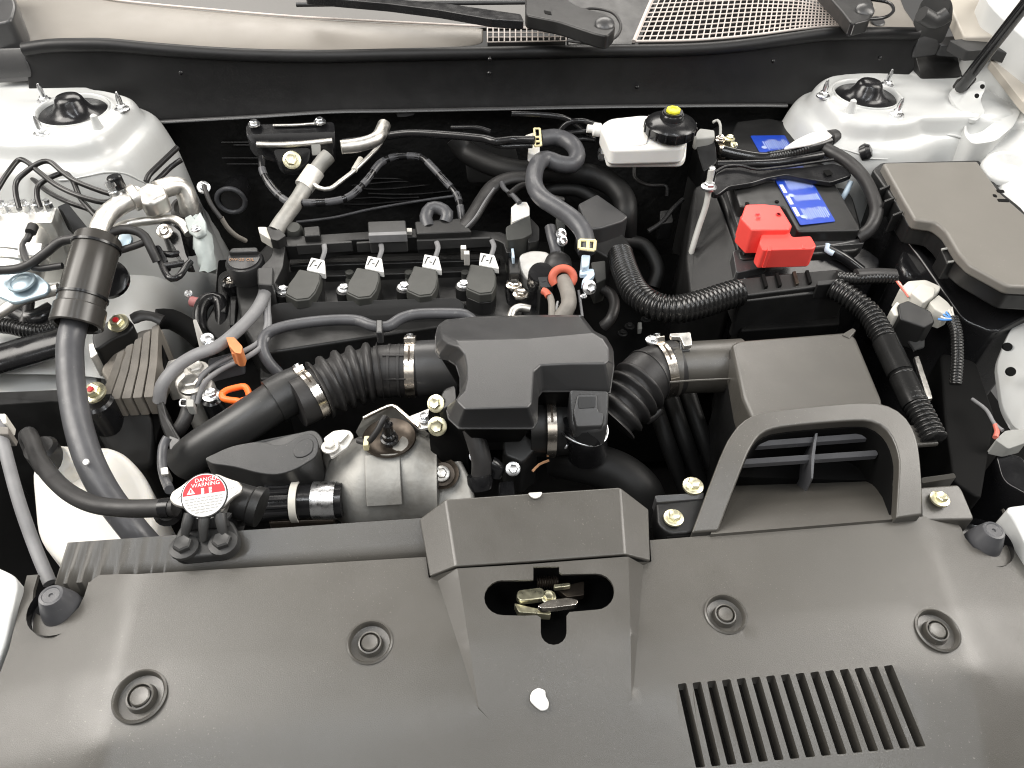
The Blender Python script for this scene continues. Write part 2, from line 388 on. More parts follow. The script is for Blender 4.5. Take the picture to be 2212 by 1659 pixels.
# shelves joining the towers to the fenders
sl = thing('flange_bolt', 'zinc flange bolt on a white tab outboard of the brake lines', 'bolt')
prism('tab', [(-60, 318, .055), (20, 300, .06), (62, 300, .06), (66, 325, .055), (20, 345, .05), (-60, 350, .05)], .06, .03, 'white_paint', sl, rnd=.008, bev=.003)
bolt(sl, at(45, 316, .062), .009, 'zinc')
sr = thing('tower_gusset', 'white stepped shelf running from battery side tower to the fender', 'body panel')
prism('shelf', [(1985, 175, .083), (2062, 172, .083), (2085, 235, .08), (2092, 262, .078), (1990, 262, .078)], .08, .02, 'white_paint', sr, rnd=.02, bev=.008, seg=3)
lathe('slot', at(1866, 273, .0795), (0, 0, 1), [(0, .0008), (.0045, .0006), (.005, 0)], 'rubber', sr, seg=12)
# ---- right hand fender wall, its pressed recess and flange
ff = thing('fender_apron', 'white outer apron panel with round pressed recess by the fuse box', 'body panel')
prism('panel', [(2090, 255, .06), (2140, 270, .07), (2260, 210, .09), (2290, 640, .03), (2180, 560, -.02), (2100, 350, .03)], .05, -.3, 'white_paint', ff, rnd=.01, bev=.005, seg=3, thick=.07)
prism('raised_rim', [(2085, 258, .075), (2092, 292, .072), (2120, 285, .075), (2165, 250, .082), (2190, 232, .09), (2205, 240, .09), (2190, 272, .082), (2150, 305, .075), (2100, 312, .068), (2082, 290, .07)], .08, .0, 'white_paint', ff, rnd=.01, bev=.004, seg=3)
lathe('pressed_recess', at(2172, 362, .058), (-.25, -.25, .93), [(0, -.003), (.016, -.002), (.022, .003), (.026, .0045), (.030, .002), (.032, -.003)], 'white_paint', ff, seg=30, angle=60)
pr = thing('side_member', 'pale green white inner panel with bolt holes at the frame edge', 'body panel')
prism('panel', [(2152, 786, -.06), (2182, 712, -.03), (2235, 640, -.01), (2330, 660, 0), (2330, 980, -.02), (2190, 925, -.1), (2165, 880, -.09)], -.05, -.35, 'white_paint', pr, rnd=.012, bev=.004, seg=3, thick=.008)
for px, py in ((2171, 757), (2178, 810)):
    lathe('bolt_hole', at(px, py, -.05)+V((0, 0, .006)), (-.5, -.5, .7), [(0, .004), (.005, .004), (.006, 0)], 'deep_black', pr, seg=16)
# fender flange rails along the right edge
fr = thing('fender_rail', 'fender top flange in shade-toned body paint rising behind the hood prop rod', 'body panel')
prism('rail', [(2030, -40, .19), (2118, -40, .19), (2176, 62, .165), (2150, 78, .16), (2082, 80, .155)], .17, .1, 'shaded_rail_paint', fr, rnd=.006, bev=.003, thick=.02)
prism('lower_flange', [(2138, 128, .13), (2166, 116, .132), (2250, 190, .12), (2250, 262, .105), (2206, 216, .112)], .12, .1, 'shaded_rail_paint', fr, rnd=.006, bev=.003, thick=.012)
prism('hinge_arm', [(2050, 86, .15), (2120, 80, .152), (2165, 74, .155), (2240, 105, .15), (2240, 135, .145), (2150, 106, .148), (2090, 110, .145)], .15, .1, 'bracket_plastic', fr, rnd=.004, bev=.003, thick=.016)
prism('inner_panel', [(2040, 112, .10), (2140, 124, .10), (2205, 222, .085), (2240, 300, .07), (2130, 262, .07), (2088, 200, .08), (2040, 170, .085)], .09, .02, 'dark_plastic', fr, rnd=.006, bev=.003)
fo = thing('front_fender', 'bright white outer fender beyond the hood prop rod', 'fender')
prism('skin', [(2120, -20, .20), (2138, 12, .195), (2190, 62, .18), (2290, 150, .16), (2330, 20, .2), (2200, -60, .22)], .2, .02, 'white_paint', fo, rnd=.01, bev=.006, seg=3)
# lower front corners: white fender tips either side of the cover
fl = thing('front_fender', 'white fender tip beside the cover by the ribbed washer strip', 'fender')
prism('skin', [(-120, 1190, -.02), (0, 1226, -.02), (42, 1248, -.022), (14, 1380, -.035), (-24, 1490, -.05), (-80, 1640, -.07), (-220, 1640, -.07)], 0, -.2, 'white_paint', fl, rnd=.01, bev=.006, seg=3)
fl2 = thing('front_fender', 'white fender tip beside the slotted end of the cover', 'fender')
prism('skin', [(2170, 1095, .0), (2290, 1080, .0), (2330, 1300, -.03), (2250, 1250, -.02), (2195, 1130, -.006)], 0, -.2, 'white_paint', fl2, rnd=.01, bev=.006, seg=3)
def skin(sgn, parent):                                    # outer wing skin carrying on beyond the picture's edge
    rows = []
    for y, zz in ((.20, -.10), (.35, -.045), (.55, 0.0), (.80, .045), (1.05, .085), (1.32, .12)):
        e = .06*max(0, .6-y)
        rows.append([V((sgn*(x-e), y, zz+dz)) for x, dz in ((.83, -.03), (.835, -.004), (.86, .0), (.90, -.012), (.93, -.06), (.935, -.3))])
    grid('outer_skin', rows, 'white_paint', parent, solid=.003, sub=2, angle=60)
skin(-1, fl); skin(1, fo)
# ---- prop rod and bracket
bk = thing('prop_bracket', 'white tongue bracket with two holes holding the prop rod', 'bracket')
prism('tongue', [(2050, 200, .098), (2062, 188, .098), (2085, 200, .1), (2105, 176, .118), (2128, 174, .12), (2130, 190, .118), (2117, 215, .105), (2130, 245, .088), (2105, 262, .082), (2085, 252, .085), (2060, 222, .092)], .1, .08, 'white_paint', bk, rnd=.008, bev=.002, thick=.006, seg=3)
for px, py, z in ((2122, 187, .1195), (2110, 207, .112)): lathe('bolt_hole', at(px, py, z), (-.1, -.7, .7), [(0, .0012), (.0032, .001), (.0036, 0)], 'deep_black', bk, seg=12)
rod = thing('prop_rod', 'black hood prop rod leaning up to the corner', 'rod')
tube_w('rod', [at(2075, 190, .105), at(2105, 150, .145), at(2150, 92, .19), at(2230, -10, .27), at(2300, -100, .33)], .0085, 'gloss_black', rod, seg=12, step=.02)
lathe('pivot_boot', at(2078, 190, .098), (.5, .3, .6), [(.004, -.006), (.013, -.004), (.014, .006), (.010, .013), (.009, .02)], 'rubber', rod, seg=18)
# ================================================================== cowl
def cowl_h(x, y): return .127+max(0, y-1.18)*.28
seal = thing('cowl_seal', 'long black rubber cowl seal panel across the back of the bay', 'cowl seal')
top_px = [(52, 100), (110, 92), (180, 90), (240, 91), (340, 100), (450, 108), (560, 113), (700, 115), (850, 112), (1050, 108), (1300, 104), (1480, 101), (1600, 92), (1710, 77), (1790, 67), (1900, 65), (1982, 66)]
bot_px = [(60, 215), (110, 225), (180, 250), (240, 262), (320, 265), (450, 258), (560, 252), (720, 242), (850, 240), (1050, 236), (1300, 231), (1480, 229), (1600, 228), (1700, 228), (1790, 226), (1900, 190), (1982, 160)]
rows = [[], [], [], [], [], []]
for (a, b), (c, d) in zip(top_px, bot_px):
    T = aty(a, b, 1.180); B = aty(c, d, 1.155)
    rows[0].append(T+V((0, .012, -.004))); rows[1].append(T+V((0, 0, .004))); rows[2].append(T+V((0, -.010, -.002)))
    rows[3].append(T.lerp(B, .25)+V((0, -.004, 0))); rows[4].append(T.lerp(B, .7)+V((0, .003, 0))); rows[5].append(B)
grid('panel', rows, 'seal_rubber', seal, solid=.003, sub=2, angle=70)
tube_w('bulb', [aty(a, b+7, 1.172) for a, b in top_px], .0095, 'seal_rubber', seal, seg=14, step=.012)
tube_w('lower_lip', [aty(a, b, 1.152) for a, b in bot_px[4:14]], .0042, 'satin_plastic', seal, seg=8, step=.015, flat=.7)
prism_w('joint_tab', [aty(852, 240, 1.15), aty(897, 239, 1.15), aty(893, 248, 1.15), aty(858, 249, 1.15)], 0, 'satin_plastic', seal, thick=.004, bev=.001)
for px, py in ((1058, 128), (1057, 158), (1376, 188), (391, 157), (1670, 132), (1900, 125)):
    lathe('fixing_pip', aty(px, py, 1.158), (0, -.8, .6), [(.0035, 0), (.0028, .003), (.001, .0045), (0, .0047)], 'gloss_black', seal, seg=10)
e1 = prism_w('end_block', [aty(-40, 100, 1.19), aty(50, 98, 1.18), aty(62, 142, 1.165), aty(-40, 150, 1.17)], 0, 'satin_plastic', seal, thick=.02, bev=.005, seg=3)
e2 = prism_w('end_block', [aty(1985, 65, 1.18), aty(2022, 66, 1.18), aty(2034, 96, 1.17), aty(1975, 104, 1.165)], 0, 'satin_plastic', seal, thick=.02, bev=.005, seg=3)
# cowl top panel (left and centre)
cp = thing('windshield_cowl', 'beige grey plastic cowl top panel in front of the windshield', 'cowl panel')
fr_px = [(-60, 110), (30, 97), (120, 91), (240, 88), (350, 96), (450, 104), (600, 110), (740, 111), (900, 105), (1050, 99), (1230, 98), (1372, 97)]
bk_px = [(-60, -60), (60, -40), (140, -22), (225, 0), (330, 13), (450, 24), (600, 37), (740, 46), (900, 54), (1050, 61), (1222, 66), (1225, 70)]
HH = lambda x, y: cowl_h(x, y)
fr_w = [ats(a, b, HH) for a, b in fr_px]; bk_w = [ats(a, b, HH) for a, b in bk_px]
rows = [[], [], [], [], []]
for a, b in zip(fr_w[:10], bk_w[:10]):
    for i, (s, dz) in enumerate(((0, 0), (.25, .004), (.55, .006), (.85, .004), (1, .001))): rows[i].append(a.lerp(b, s)+V((0, 0, dz)))
grid('panel', rows, 'cowl_plastic', cp, solid=.003, sub=2, angle=60)
tube_w('rear_edge_bead', [p+V((0, 0, .003)) for p in bk_w[:11]], .0018, 'cowl_grille', cp, seg=8, step=.02)
def mesh_grille(parent, corners, nu, nv, bar=.0016, wave=0.0, mask=None):
    """woven plastic grille: each bar is a mesh of its own"""
    a, b, c, d = corners                                   # front-left, front-right, back-right, back-left
    for i in range(nu+1):
        u = i/nu; p, q = a.lerp(b, u), d.lerp(c, u)
        tube_w('grille_bar', [p, p.lerp(q, .5)+V((0, 0, wave)), q], bar, 'cowl_grille', parent, seg=6, step=.03)
    for j in range(nv+1):
        v = j/nv; p, q = a.lerp(d, v), b.lerp(c, v)
        tube_w('grille_bar', [p, p.lerp(q, .5)+V((0, 0, wave)), q], bar, 'cowl_grille', parent, seg=6, step=.05)
up = V((0, 0, .004))
g1 = [ats(1053, 97, HH)+up, ats(1222, 94, HH)+up, ats(1222, 67, HH)+up, ats(1053, 66, HH)+up]
mesh_grille(cp, g1, 14, 3, .0011)
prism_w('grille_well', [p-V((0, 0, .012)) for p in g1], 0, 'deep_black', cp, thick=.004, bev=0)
prism_w('centre_deck', [ats(1226, 97, HH), ats(1366, 96, HH), ats(1413, 8, HH), ats(1400, -40, HH), ats(1226, -40, HH), ats(1224, 60, HH)], 0, 'dark_plastic', cp, thick=.01, bev=.002)
# large right grille
gr = thing('cowl_grille', 'large pale woven mesh air grille on the cowl by the wiper pivots', 'grille')
F0 = [(1372, 95), (1500, 92), (1620, 82), (1720, 69), (1790, 62), (1850, 60)]
B0 = [(1432, -32), (1530, -40), (1640, -40), (1730, -22), (1790, 2), (1832, 20)]
Fw = [ats(a, b, HH)+up for a, b in F0]; Bw = [ats(a, b, HH)+V((0, 0, .014)) for a, b in B0]
def along(P, t):
    t = min(max(t, 0), .9999)*(len(P)-1); i = int(t); return P[i].lerp(P[i+1], t-i)
NU, NV = 44, 15
for i in range(NU+1):
    u = i/NU; p, q = along(Fw, u), along(Bw, u)
    tube_w('grille_bar', [p, p.lerp(q, .5)+V((0, 0, .002)), q], .0011, 'cowl_grille', gr, seg=5, step=.04)
for j in range(NV+1):
    v = j/NV
    tube_w('grille_bar', [along(Fw, k/10).lerp(along(Bw, k/10), v)+V((0, 0, .008*v*(1-v))) for k in range(11)], .0011, 'cowl_grille', gr, seg=5, step=.03)
tube_w('rim', [Fw[0]+V((-.003, 0, 0)), Fw[0].lerp(Bw[0], .5)+V((-.003, 0, .003)), Bw[0]+V((-.003, 0, .002))], .003, 'cowl_grille', gr, seg=8, step=.02)
tube_w('rim', Fw, .0022, 'cowl_grille', gr, seg=8, step=.02)
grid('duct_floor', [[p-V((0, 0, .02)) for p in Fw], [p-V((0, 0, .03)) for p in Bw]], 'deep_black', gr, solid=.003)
# windshield foot, wipers
ws = thing('windshield', 'dark lower edge of the windshield glass behind the cowl', 'windshield')
rows = []
for py, dy in ((66, 0), (30, 0), (0, 0), (-60, 0), (-150, 0)):
    rows.append([aty(px, py-(px-1100)*.016, 1.36+(66-py)*.0012) for px in range(100, 1500, 140)])
grid('glass', rows, 'glass_edge', ws, solid=.006)
tube_w('edge_moulding', [aty(px, 5-(px-1100)*.01, 1.33) for px in (640, 800, 950, 1100, 1250)], .004, 'satin_plastic', ws, seg=8, step=.03)
wp = thing('wiper_arm', 'black windshield wiper arm with round pivot cap beside mesh grille', 'wiper')
z0 = .185
prism('arm', [(1135, -25), (1190, -30), (1245, 12), (1300, 27), (1326, 40), (1330, 62), (1312, 78), (1285, 72), (1210, 47), (1135, 32)], z0, 0, 'dark_plastic', wp, rnd=.01, bev=.003, thick=.02, seg=3)
prism('blade_link', [(660, -20), (800, -6), (950, 5), (1125, 30), (1132, 46), (1060, 41), (950, 22), (840, 8), (660, -8)], z0+.002, 0, 'gloss_black', wp, rnd=.004, bev=.003, thick=.012)
lathe('pivot_cap', at(1306, 52, z0+.002), (-.05, -.35, .93), [(.0145, -.004), (.0145, .001), (.0125, .0035), (.006, .006), (0, .0068)], 'satin_plastic', wp, seg=26, angle=60)
prism('slot', [(1175, 22), (1190, 25), (1192, 32), (1177, 29)], z0+.0006, 0, 'deep_black', wp, thick=.001, bev=0)
tube('washer_hose', [(1226, 88), (1260, 92), (1300, 91), (1330, 80), (1341, 60), (1335, 40), (1318, 25), (1280, 18), (1250, 22)], .0022, 'rubber', wp, z=.165, seg=8)
wp2 = thing('wiper_arm', 'second wiper pivot with black cap at the far end of mesh grille', 'wiper')
prism('arm', [(1760, -40), (1850, -30), (1888, 5), (1880, 42), (1840, 52), (1815, 20)], z0, 0, 'dark_plastic', wp2, rnd=.01, bev=.003, thick=.02, seg=3)
lathe('pivot_cap', at(1868, 22, z0+.002), (-.05, -.35, .93), [(.0145, -.004), (.0145, .001), (.0125, .0035), (.006, .006), (0, .0068)], 'satin_plastic', wp2, seg=26, angle=60)
tube('washer_hose', [(1840, 42), (1880, 42), (1915, 36), (1930, 22), (1920, 6), (1890, 0), (1860, -4), (1845, -20)], .0026, 'gloss_black', wp2, z=.175, seg=8)
cr = thing('windshield_cowl', 'grey plastic cowl end panel below the second wiper pivot', 'cowl panel')
prism_w('panel', [ats(1846, 60, HH), ats(1985, 62, HH), ats(1955, 20, HH), ats(1930, -40, HH), ats(1840, -60, HH), ats(1838, 20, HH)], 0, 'cowl_plastic', cr, thick=.01, bev=.003, rnd=.004)
lathe('screw_cover', ats(1895, 48, HH)+V((0, 0, .002)), (0, -.3, 1), [(0, .002), (.010, .0015), (.012, 0)], 'satin_plastic', cr, seg=20)
hg = thing('hinge_casting', 'grey cast hood hinge at the corner behind the cowl seal', 'hinge')
prism('hinge_arm', [(1985, 10, .2), (2030, -40, .22), (2060, 10, .19), (2055, 55, .16), (2030, 66, .15), (2000, 46, .165)], .18, .05, 'bracket_plastic', hg, rnd=.01, bev=.006, seg=3, thick=.025)
tube('knuckle', [(1990, 30, .205), (2020, 45, .195), (2048, 30, .205)], .011, 'bracket_plastic', hg, seg=12)
br = thing('hinge_bracket', 'dark folded bracket between cowl seal end and the prop rod', 'bracket')
prism('plate', [(2025, 78, .135), (2090, 75, .135), (2150, 70, .14), (2150, 95, .13), (2085, 100, .13), (2030, 96, .13)], .13, .1, 'satin_plastic', br, rnd=.006, bev=.003, thick=.02)
prism('web', [(1975, 110, .11), (2095, 105, .11), (2075, 165, .09), (1990, 170, .09)], .1, .03, 'dark_plastic', br, rnd=.006, bev=.003)
lc = thing('hinge_cover', 'dark hinge corner piece at the far end of the cowl panel', 'hinge')
prism('plate', [(-60, -60, .2), (10, -60, .2), (35, 10, .185), (25, 45, .175), (-60, 60, .17)], .18, .1, 'satin_plastic', lc, rnd=.01, bev=.004)
# ================================================================== front cover
def crease_l(y): return -.358+(.37-y)*.05
def crease_r(y): return .372-(.37-y)*.15
# raised wedge running forward from the latch hump, its flanks dying out into the panel
WA = [at(a, b, 0.0) for a, b in ((944, 1250), (986, 1228), (1036, 1536), (1351, 1203), (1390, 1216), (1367, 1517))]
def wedge(x, y):
    def part(out_, in_, tip, s):
        t = (out_.y-y)/(out_.y-tip.y); t = min(max(t, 0), 1)
        xo, xi = out_.x+(tip.x-out_.x)*t, in_.x+(tip.x-in_.x)*t
        w = max(1e-5, (xi-xo)*s); return .0165*(1-t)*min(max((x-xo)*s/w, 0), 1)
    l, r = part(WA[0], WA[1], WA[2], 1), part(WA[4], WA[3], WA[5], -1)
    return min(l, r)
def cov_h(x, y):
    z = -.13*max(0, .29-y)-.25*max(0, .24-y)
    d = crease_l(y)-x
    if d > 0: z -= .33*d*d/(d+.007)
    d = x-crease_r(y)
    if d > 0: z -= .30*d*d/(d+.007)
    return z+wedge(x, y)
C = lambda pts: [ats(a, b, cov_h) for a, b in pts]
cover = thing('radiator_cover', 'large grey black plastic cover panel over the radiator with slots and clips', 'cover')
def arc_px(cx, cy, rx, ry, a0, a1, n=10): return [(cx+rx*math.cos(math.radians(a0+(a1-a0)*i/n)), cy+ry*math.sin(math.radians(a0+(a1-a0)*i/n))) for i in range(n+1)]
outline = [(58, 1243), (82, 1241)] + [(72, 1275), (70, 1300), (78, 1325), (100, 1338), (125, 1340), (150, 1332), (170, 1312), (182, 1288), (190, 1262), (193, 1243)]
outline += [(300, 1240), (575, 1224), (920, 1203), (926, 1248), (987, 1228), (1150, 1218), (1346, 1203), (1378, 1214), (1407, 1213), (1404, 1167), (1700, 1143), (1900, 1128), (2056, 1117)]
outline += [(2076, 1140), (2085, 1162), (2102, 1182), (2130, 1194), (2155, 1192), (2174, 1178), (2182, 1155), (2178, 1125), (2168, 1098)]
outline += [(2190, 1130), (2270, 1260), (2420, 1700), (2420, 1860), (-250, 1860), (-160, 1760), (-60, 1640), (20, 1400)]
latch = [(1152, 1213), (1152, 1252), (1085, 1254)] + arc_px(1087, 1291, 41, 38, 270, 90, 10) + [(1130, 1330), (1160, 1329), (1168, 1334), (1168, 1366)] + arc_px(1196, 1366, 28, 27, 180, 0, 8) + [(1224, 1330), (1230, 1322), (1288, 1317)] + arc_px(1288, 1278, 39, 39, 90, -90, 10) + [(1215, 1240), (1208, 1236), (1208, 1213)]
# the opening runs into the seam, so start it just inside the edge
latch = [(a, max(b, 1224)) for a, b in latch]
holes = [[p.xy for p in C(latch)]]
slots = []
for i in range(15):
    t = i/14
    a = (1463.5+t*445, 1478-t*39); b = (1482.0+t*445, 1475-t*39); c = (1523.5+t*476, 1657-t*45); d = (1503.5+t*475, 1659-t*45)
    q = rounded(C([a, b, c, d]), .0012, 2); slots.append(q); holes.append([p.xy for p in q])
clips = [(302, 1504, .0195), (799, 1388, .0175), (1567, 1327, .0168), (2025, 1362, .0178)]
for px, py, r in clips:
    c = ats(px, py, cov_h); holes.append([(c.x+r*math.cos(k*math.pi/20), c.y+r*math.sin(k*math.pi/20)) for k in range(40)])
extra = []
for k in range(60):
    y = .05+k*.006
    for d in (-.012, -.006, 0, .006, .012): extra += [(crease_l(y)+d, y), (crease_r(y)+d, y)]
WL = []
for i0, i1 in ((0, 2), (1, 2), (3, 5), (4, 5)):
    WL.append([WA[i0].lerp(WA[i1], .02+.94*k/24).xy for k in range(25)])
pan = sheet('panel', [p.xy for p in C(outline)], holes, cov_h, 'cover_plastic', cover, step=.014, solid=.003, angle=20, extra=[e for e in extra if -.385 < e[0] < .39 and e[1] > .1 and e[1] < .355], lines=WL)
def tri_clear(px, py): pass
for q in slots:                                            # moulded walls of each slot
    vs_ = [p+V((0, 0, -.0003)) for p in q]+[p+V((0, 0, -.014)) for p in q]; k = len(q)
    new('slot_wall', vs_, [(i, (i+1) % k, k+(i+1) % k, k+i) for i in range(k)], 'cover_plastic', cover, solid=.0012, offset=1.0)
for i, (px, py, r) in enumerate(clips):
    c = ats(px, py, cov_h); ax = V((-.03 if i == 0 else .03 if i == 3 else 0, -.06, 1))
    cl = lathe('push_clip', c, ax, [(r*1.10, .0012), (r*1.02, .0022), (r*.96, .001), (r*.93, -.0045), (r*.62, -.0055), (r*.58, -.003), (r*.55, .0005), (r*.48, .001), (r*.45, -.004), (0, -.0045)], 'cover_plastic', cover, seg=40, angle=40, cap=False)
    lathe('centre_pin', c, ax, [(r*.41, -.005), (r*.41, .0002), (r*.36, .0012), (r*.12, .0004), (0, .0004)], 'cover_plastic', cl, seg=28, angle=40)
# hump over the latch and the two tapering ridges
zt = .030
hump = new('latch_hump', px3([(962, 1078), (1150, 1065), (1340, 1052)], zt)+px3([(985, 1224), (1150, 1213), (1350, 1198)], .018) + px3([(905, 1121), (927, 1246)], .004)+px3([(1402, 1100), (1406, 1212)], .004),
    [(0, 1, 4, 3), (1, 2, 5, 4), (0, 3, 7, 6), (2, 8, 9, 5)], 'cover_plastic', cover, solid=.004, bevel=.0025, seg=3, lim=15)
prism('hump_core', [(950, 1090), (1345, 1062), (1395, 1105), (1398, 1195), (1340, 1190), (985, 1212), (935, 1225), (915, 1130)], -.002, -.05, 'dark_plastic', cover, bev=0)
# upper rail strip behind the cover (left of hump)
rail = thing('bulkhead_rail', 'grey plastic strip behind the cover with ripples near the radiator cap', 'rail')
rows = []
for s in range(200):
    t = s/199; a = at(146+(912-146)*t, 1172-(1172-1119)*t, .004); b = at(118+(925-118)*t, 1262-(1262-1205)*t, -.014)
    w = .0011*math.sin(t*150+2*math.sin(t*20))*max(0, 1-t*2.4)
    rows.append([a+V((0, .006, -.03)), a, a.lerp(b, .3)+V((0, 0, w)), a.lerp(b, .6)+V((0, 0, w)), b, b+V((0, -.004, -.02))])
grid('strip', rows, 'cover_plastic', rail, solid=.003, angle=50)
prism('bright_tip', [(1140, 1064, .033), (1172, 1062, .033), (1168, 1072, .0325), (1156, 1077, .032), (1146, 1072, .0325)], 0, 0, 'cast_light', cover, rnd=.002, thick=.002, bev=.0006)
# rubber hood stops
def stop(px, py, label):
    t = thing('hood_stop', label, 'rubber stop', 'hood stops'); c = at(px, py, -.017)
    lathe('rubber_cone', c, (0, 0, 1), [(.0185, -.016), (.017, -.004), (.0155, .002), (.0108, .0165), (.0098, .0185), (.0076, .019), (.007, .0184), (.002, .0184), (.0015, .0172), (0, .0172)], 'hose_grey', t, seg=32, angle=40)
    lathe('recess_cup', c, (0, 0, 1), [(.0275, -.002), (.027, -.012), (.02, -.016), (0, -.016)], 'gloss_black', t, seg=32, cap=False)
stop(128, 1308, 'rubber hood stop cone beside the ripples of the bulkhead rail')
stop(2128, 1168, 'rubber hood stop cone at the air scoop end of the cover')
# latch seen through the opening
la = thing('hood_latch', 'zinc plated hood latch inside the cross shaped opening', 'latch')
prism('back_plate', [(1030, 1230), (1340, 1215), (1345, 1400), (1050, 1410)], -.05, -.06, 'deep_black', la, bev=0)
prism('latch_arm', [(1118, 1275), (1170, 1268), (1178, 1278), (1176, 1292), (1125, 1298), (1115, 1290)], -.014, -.022, 'yellow_zinc', la, rnd=.003, bev=.001)
prism('striker_claw', [(1160, 1308), (1185, 1296), (1230, 1290), (1250, 1296), (1246, 1306), (1200, 1312), (1170, 1314)], -.010, -.018, 'clamp_steel', la, rnd=.004, bev=.001)
prism('release_lever', [(1195, 1262), (1232, 1258), (1233, 1266), (1197, 1270)], -.012, -.018, 'yellow_zinc', la, rnd=.002, bev=.001)
prism('side_plate', [(1110, 1302), (1140, 1310), (1190, 1320), (1190, 1328), (1120, 1322)], -.02, -.03, 'yellow_zinc', la, rnd=.002, bev=.001)
prism('rust_plate', [(1200, 1270), (1262, 1255), (1262, 1285), (1225, 1290)], -.022, -.03, 'burnt_steel', la, rnd=.002, bev=.001)
tube('return_spring', [(1160, 1258, -.02), (1185, 1257, -.02), (1205, 1256, -.02)], .006, 'burnt_steel', la, corr=(.0022, .3), seg=10)
bolt(la, at(1185, 1290, -.016), .0045, 'yellow_zinc')
# daub of paint
c = ats(1163, 1513, cov_h)+V((0, 0, .0032))
b_ = [(1147, 1497), (1163, 1488), (1178, 1495), (1178, 1506), (1186, 1520), (1184, 1535), (1170, 1540), (1156, 1530), (1143, 1516)]
prism_w('paint_daub', [p+V((0, 0, .0035)) for p in rounded(C(b_), .004)], 0, 'paper', cover, thick=.002, bev=.0008)
# ================================================================== engine
eng = thing('engine', 'black plastic topped four cylinder engine across the middle of the bay', 'engine')
ZV = -.085
prism('valve_cover', [(505, 600), (590, 512), (1090, 498), (1135, 560), (1130, 700), (950, 705), (560, 765), (520, 700)], ZV, -.36, 'dark_plastic', eng, rnd=.015, bev=.004)
prism('lower_block', [(470, 560), (1200, 520), (1200, 720), (950, 740), (560, 860), (440, 900)], -.15, -.40, 'deep_black', eng, bev=.004)
for k, (py, a, b) in enumerate(((528, 620, 1085), (560, 625, 1080), (582, 700, 1075))):      # mould ribs between the coils
    prism('rib', [(a, py+8), (b, py-4), (b, py+2), (a, py+15)], ZV+.010, ZV-.01, 'dark_plastic', eng, bev=.002)
for px in (760, 888, 1010):
    prism('boss', [(px-14, 598), (px+14, 597), (px+16, 625), (px-15, 628)], ZV+.006, ZV-.02, 'coil_plastic', eng, rnd=.004, bev=.002)
    lathe('screw', at(px-5, 590, ZV+.012), (0, 0, 1), [(.006, -.01), (.006, .002), (.0035, .003), (0, .003)], 'coil_plastic', eng, seg=14)
# front ledge of the cover
led = prism('front_ledge', [(578, 664, -.060), (602, 654, -.055), (985, 643, -.055), (1000, 652, -.056), (1006, 676, -.072), (585, 692, -.076)], -.06, -.15, 'bracket_plastic', eng, rnd=.006, bev=.004, seg=3)
prism('ledge_lip', [(575, 694, -.092), (1006, 678, -.09), (1008, 690, -.095), (575, 708, -.098)], -.09, -.16, 'dark_plastic', eng, rnd=.004, bev=.003)
prism('front_face', [(560, 706), (940, 690), (940, 790), (560, 820)], -.125, -.35, 'dark_plastic', eng, bev=.004)
prism('chain_case', [(470, 590), (545, 560), (566, 700), (480, 745), (440, 700), (470, 640)], -.105, -.36, 'dark_plastic', eng, rnd=.012, bev=.005)
for px, py in ((486, 612), (505, 640), (540, 655)):
    prism('cover_web', [(px-8, py), (px+8, py-3), (px+2, py+62), (px-10, py+62)], -.098, -.14, 'dark_plastic', eng, bev=.002)
lathe('cover_bolt', at(499, 607, -.085), (0, 0, 1), [(.015, -.02), (.015, 0), (.011, .002), (.010, -.003), (.0, -.003)], 'gloss_black', eng, seg=20)
bolt(eng, at(499, 607, -.088), .0055, 'clamp_steel')
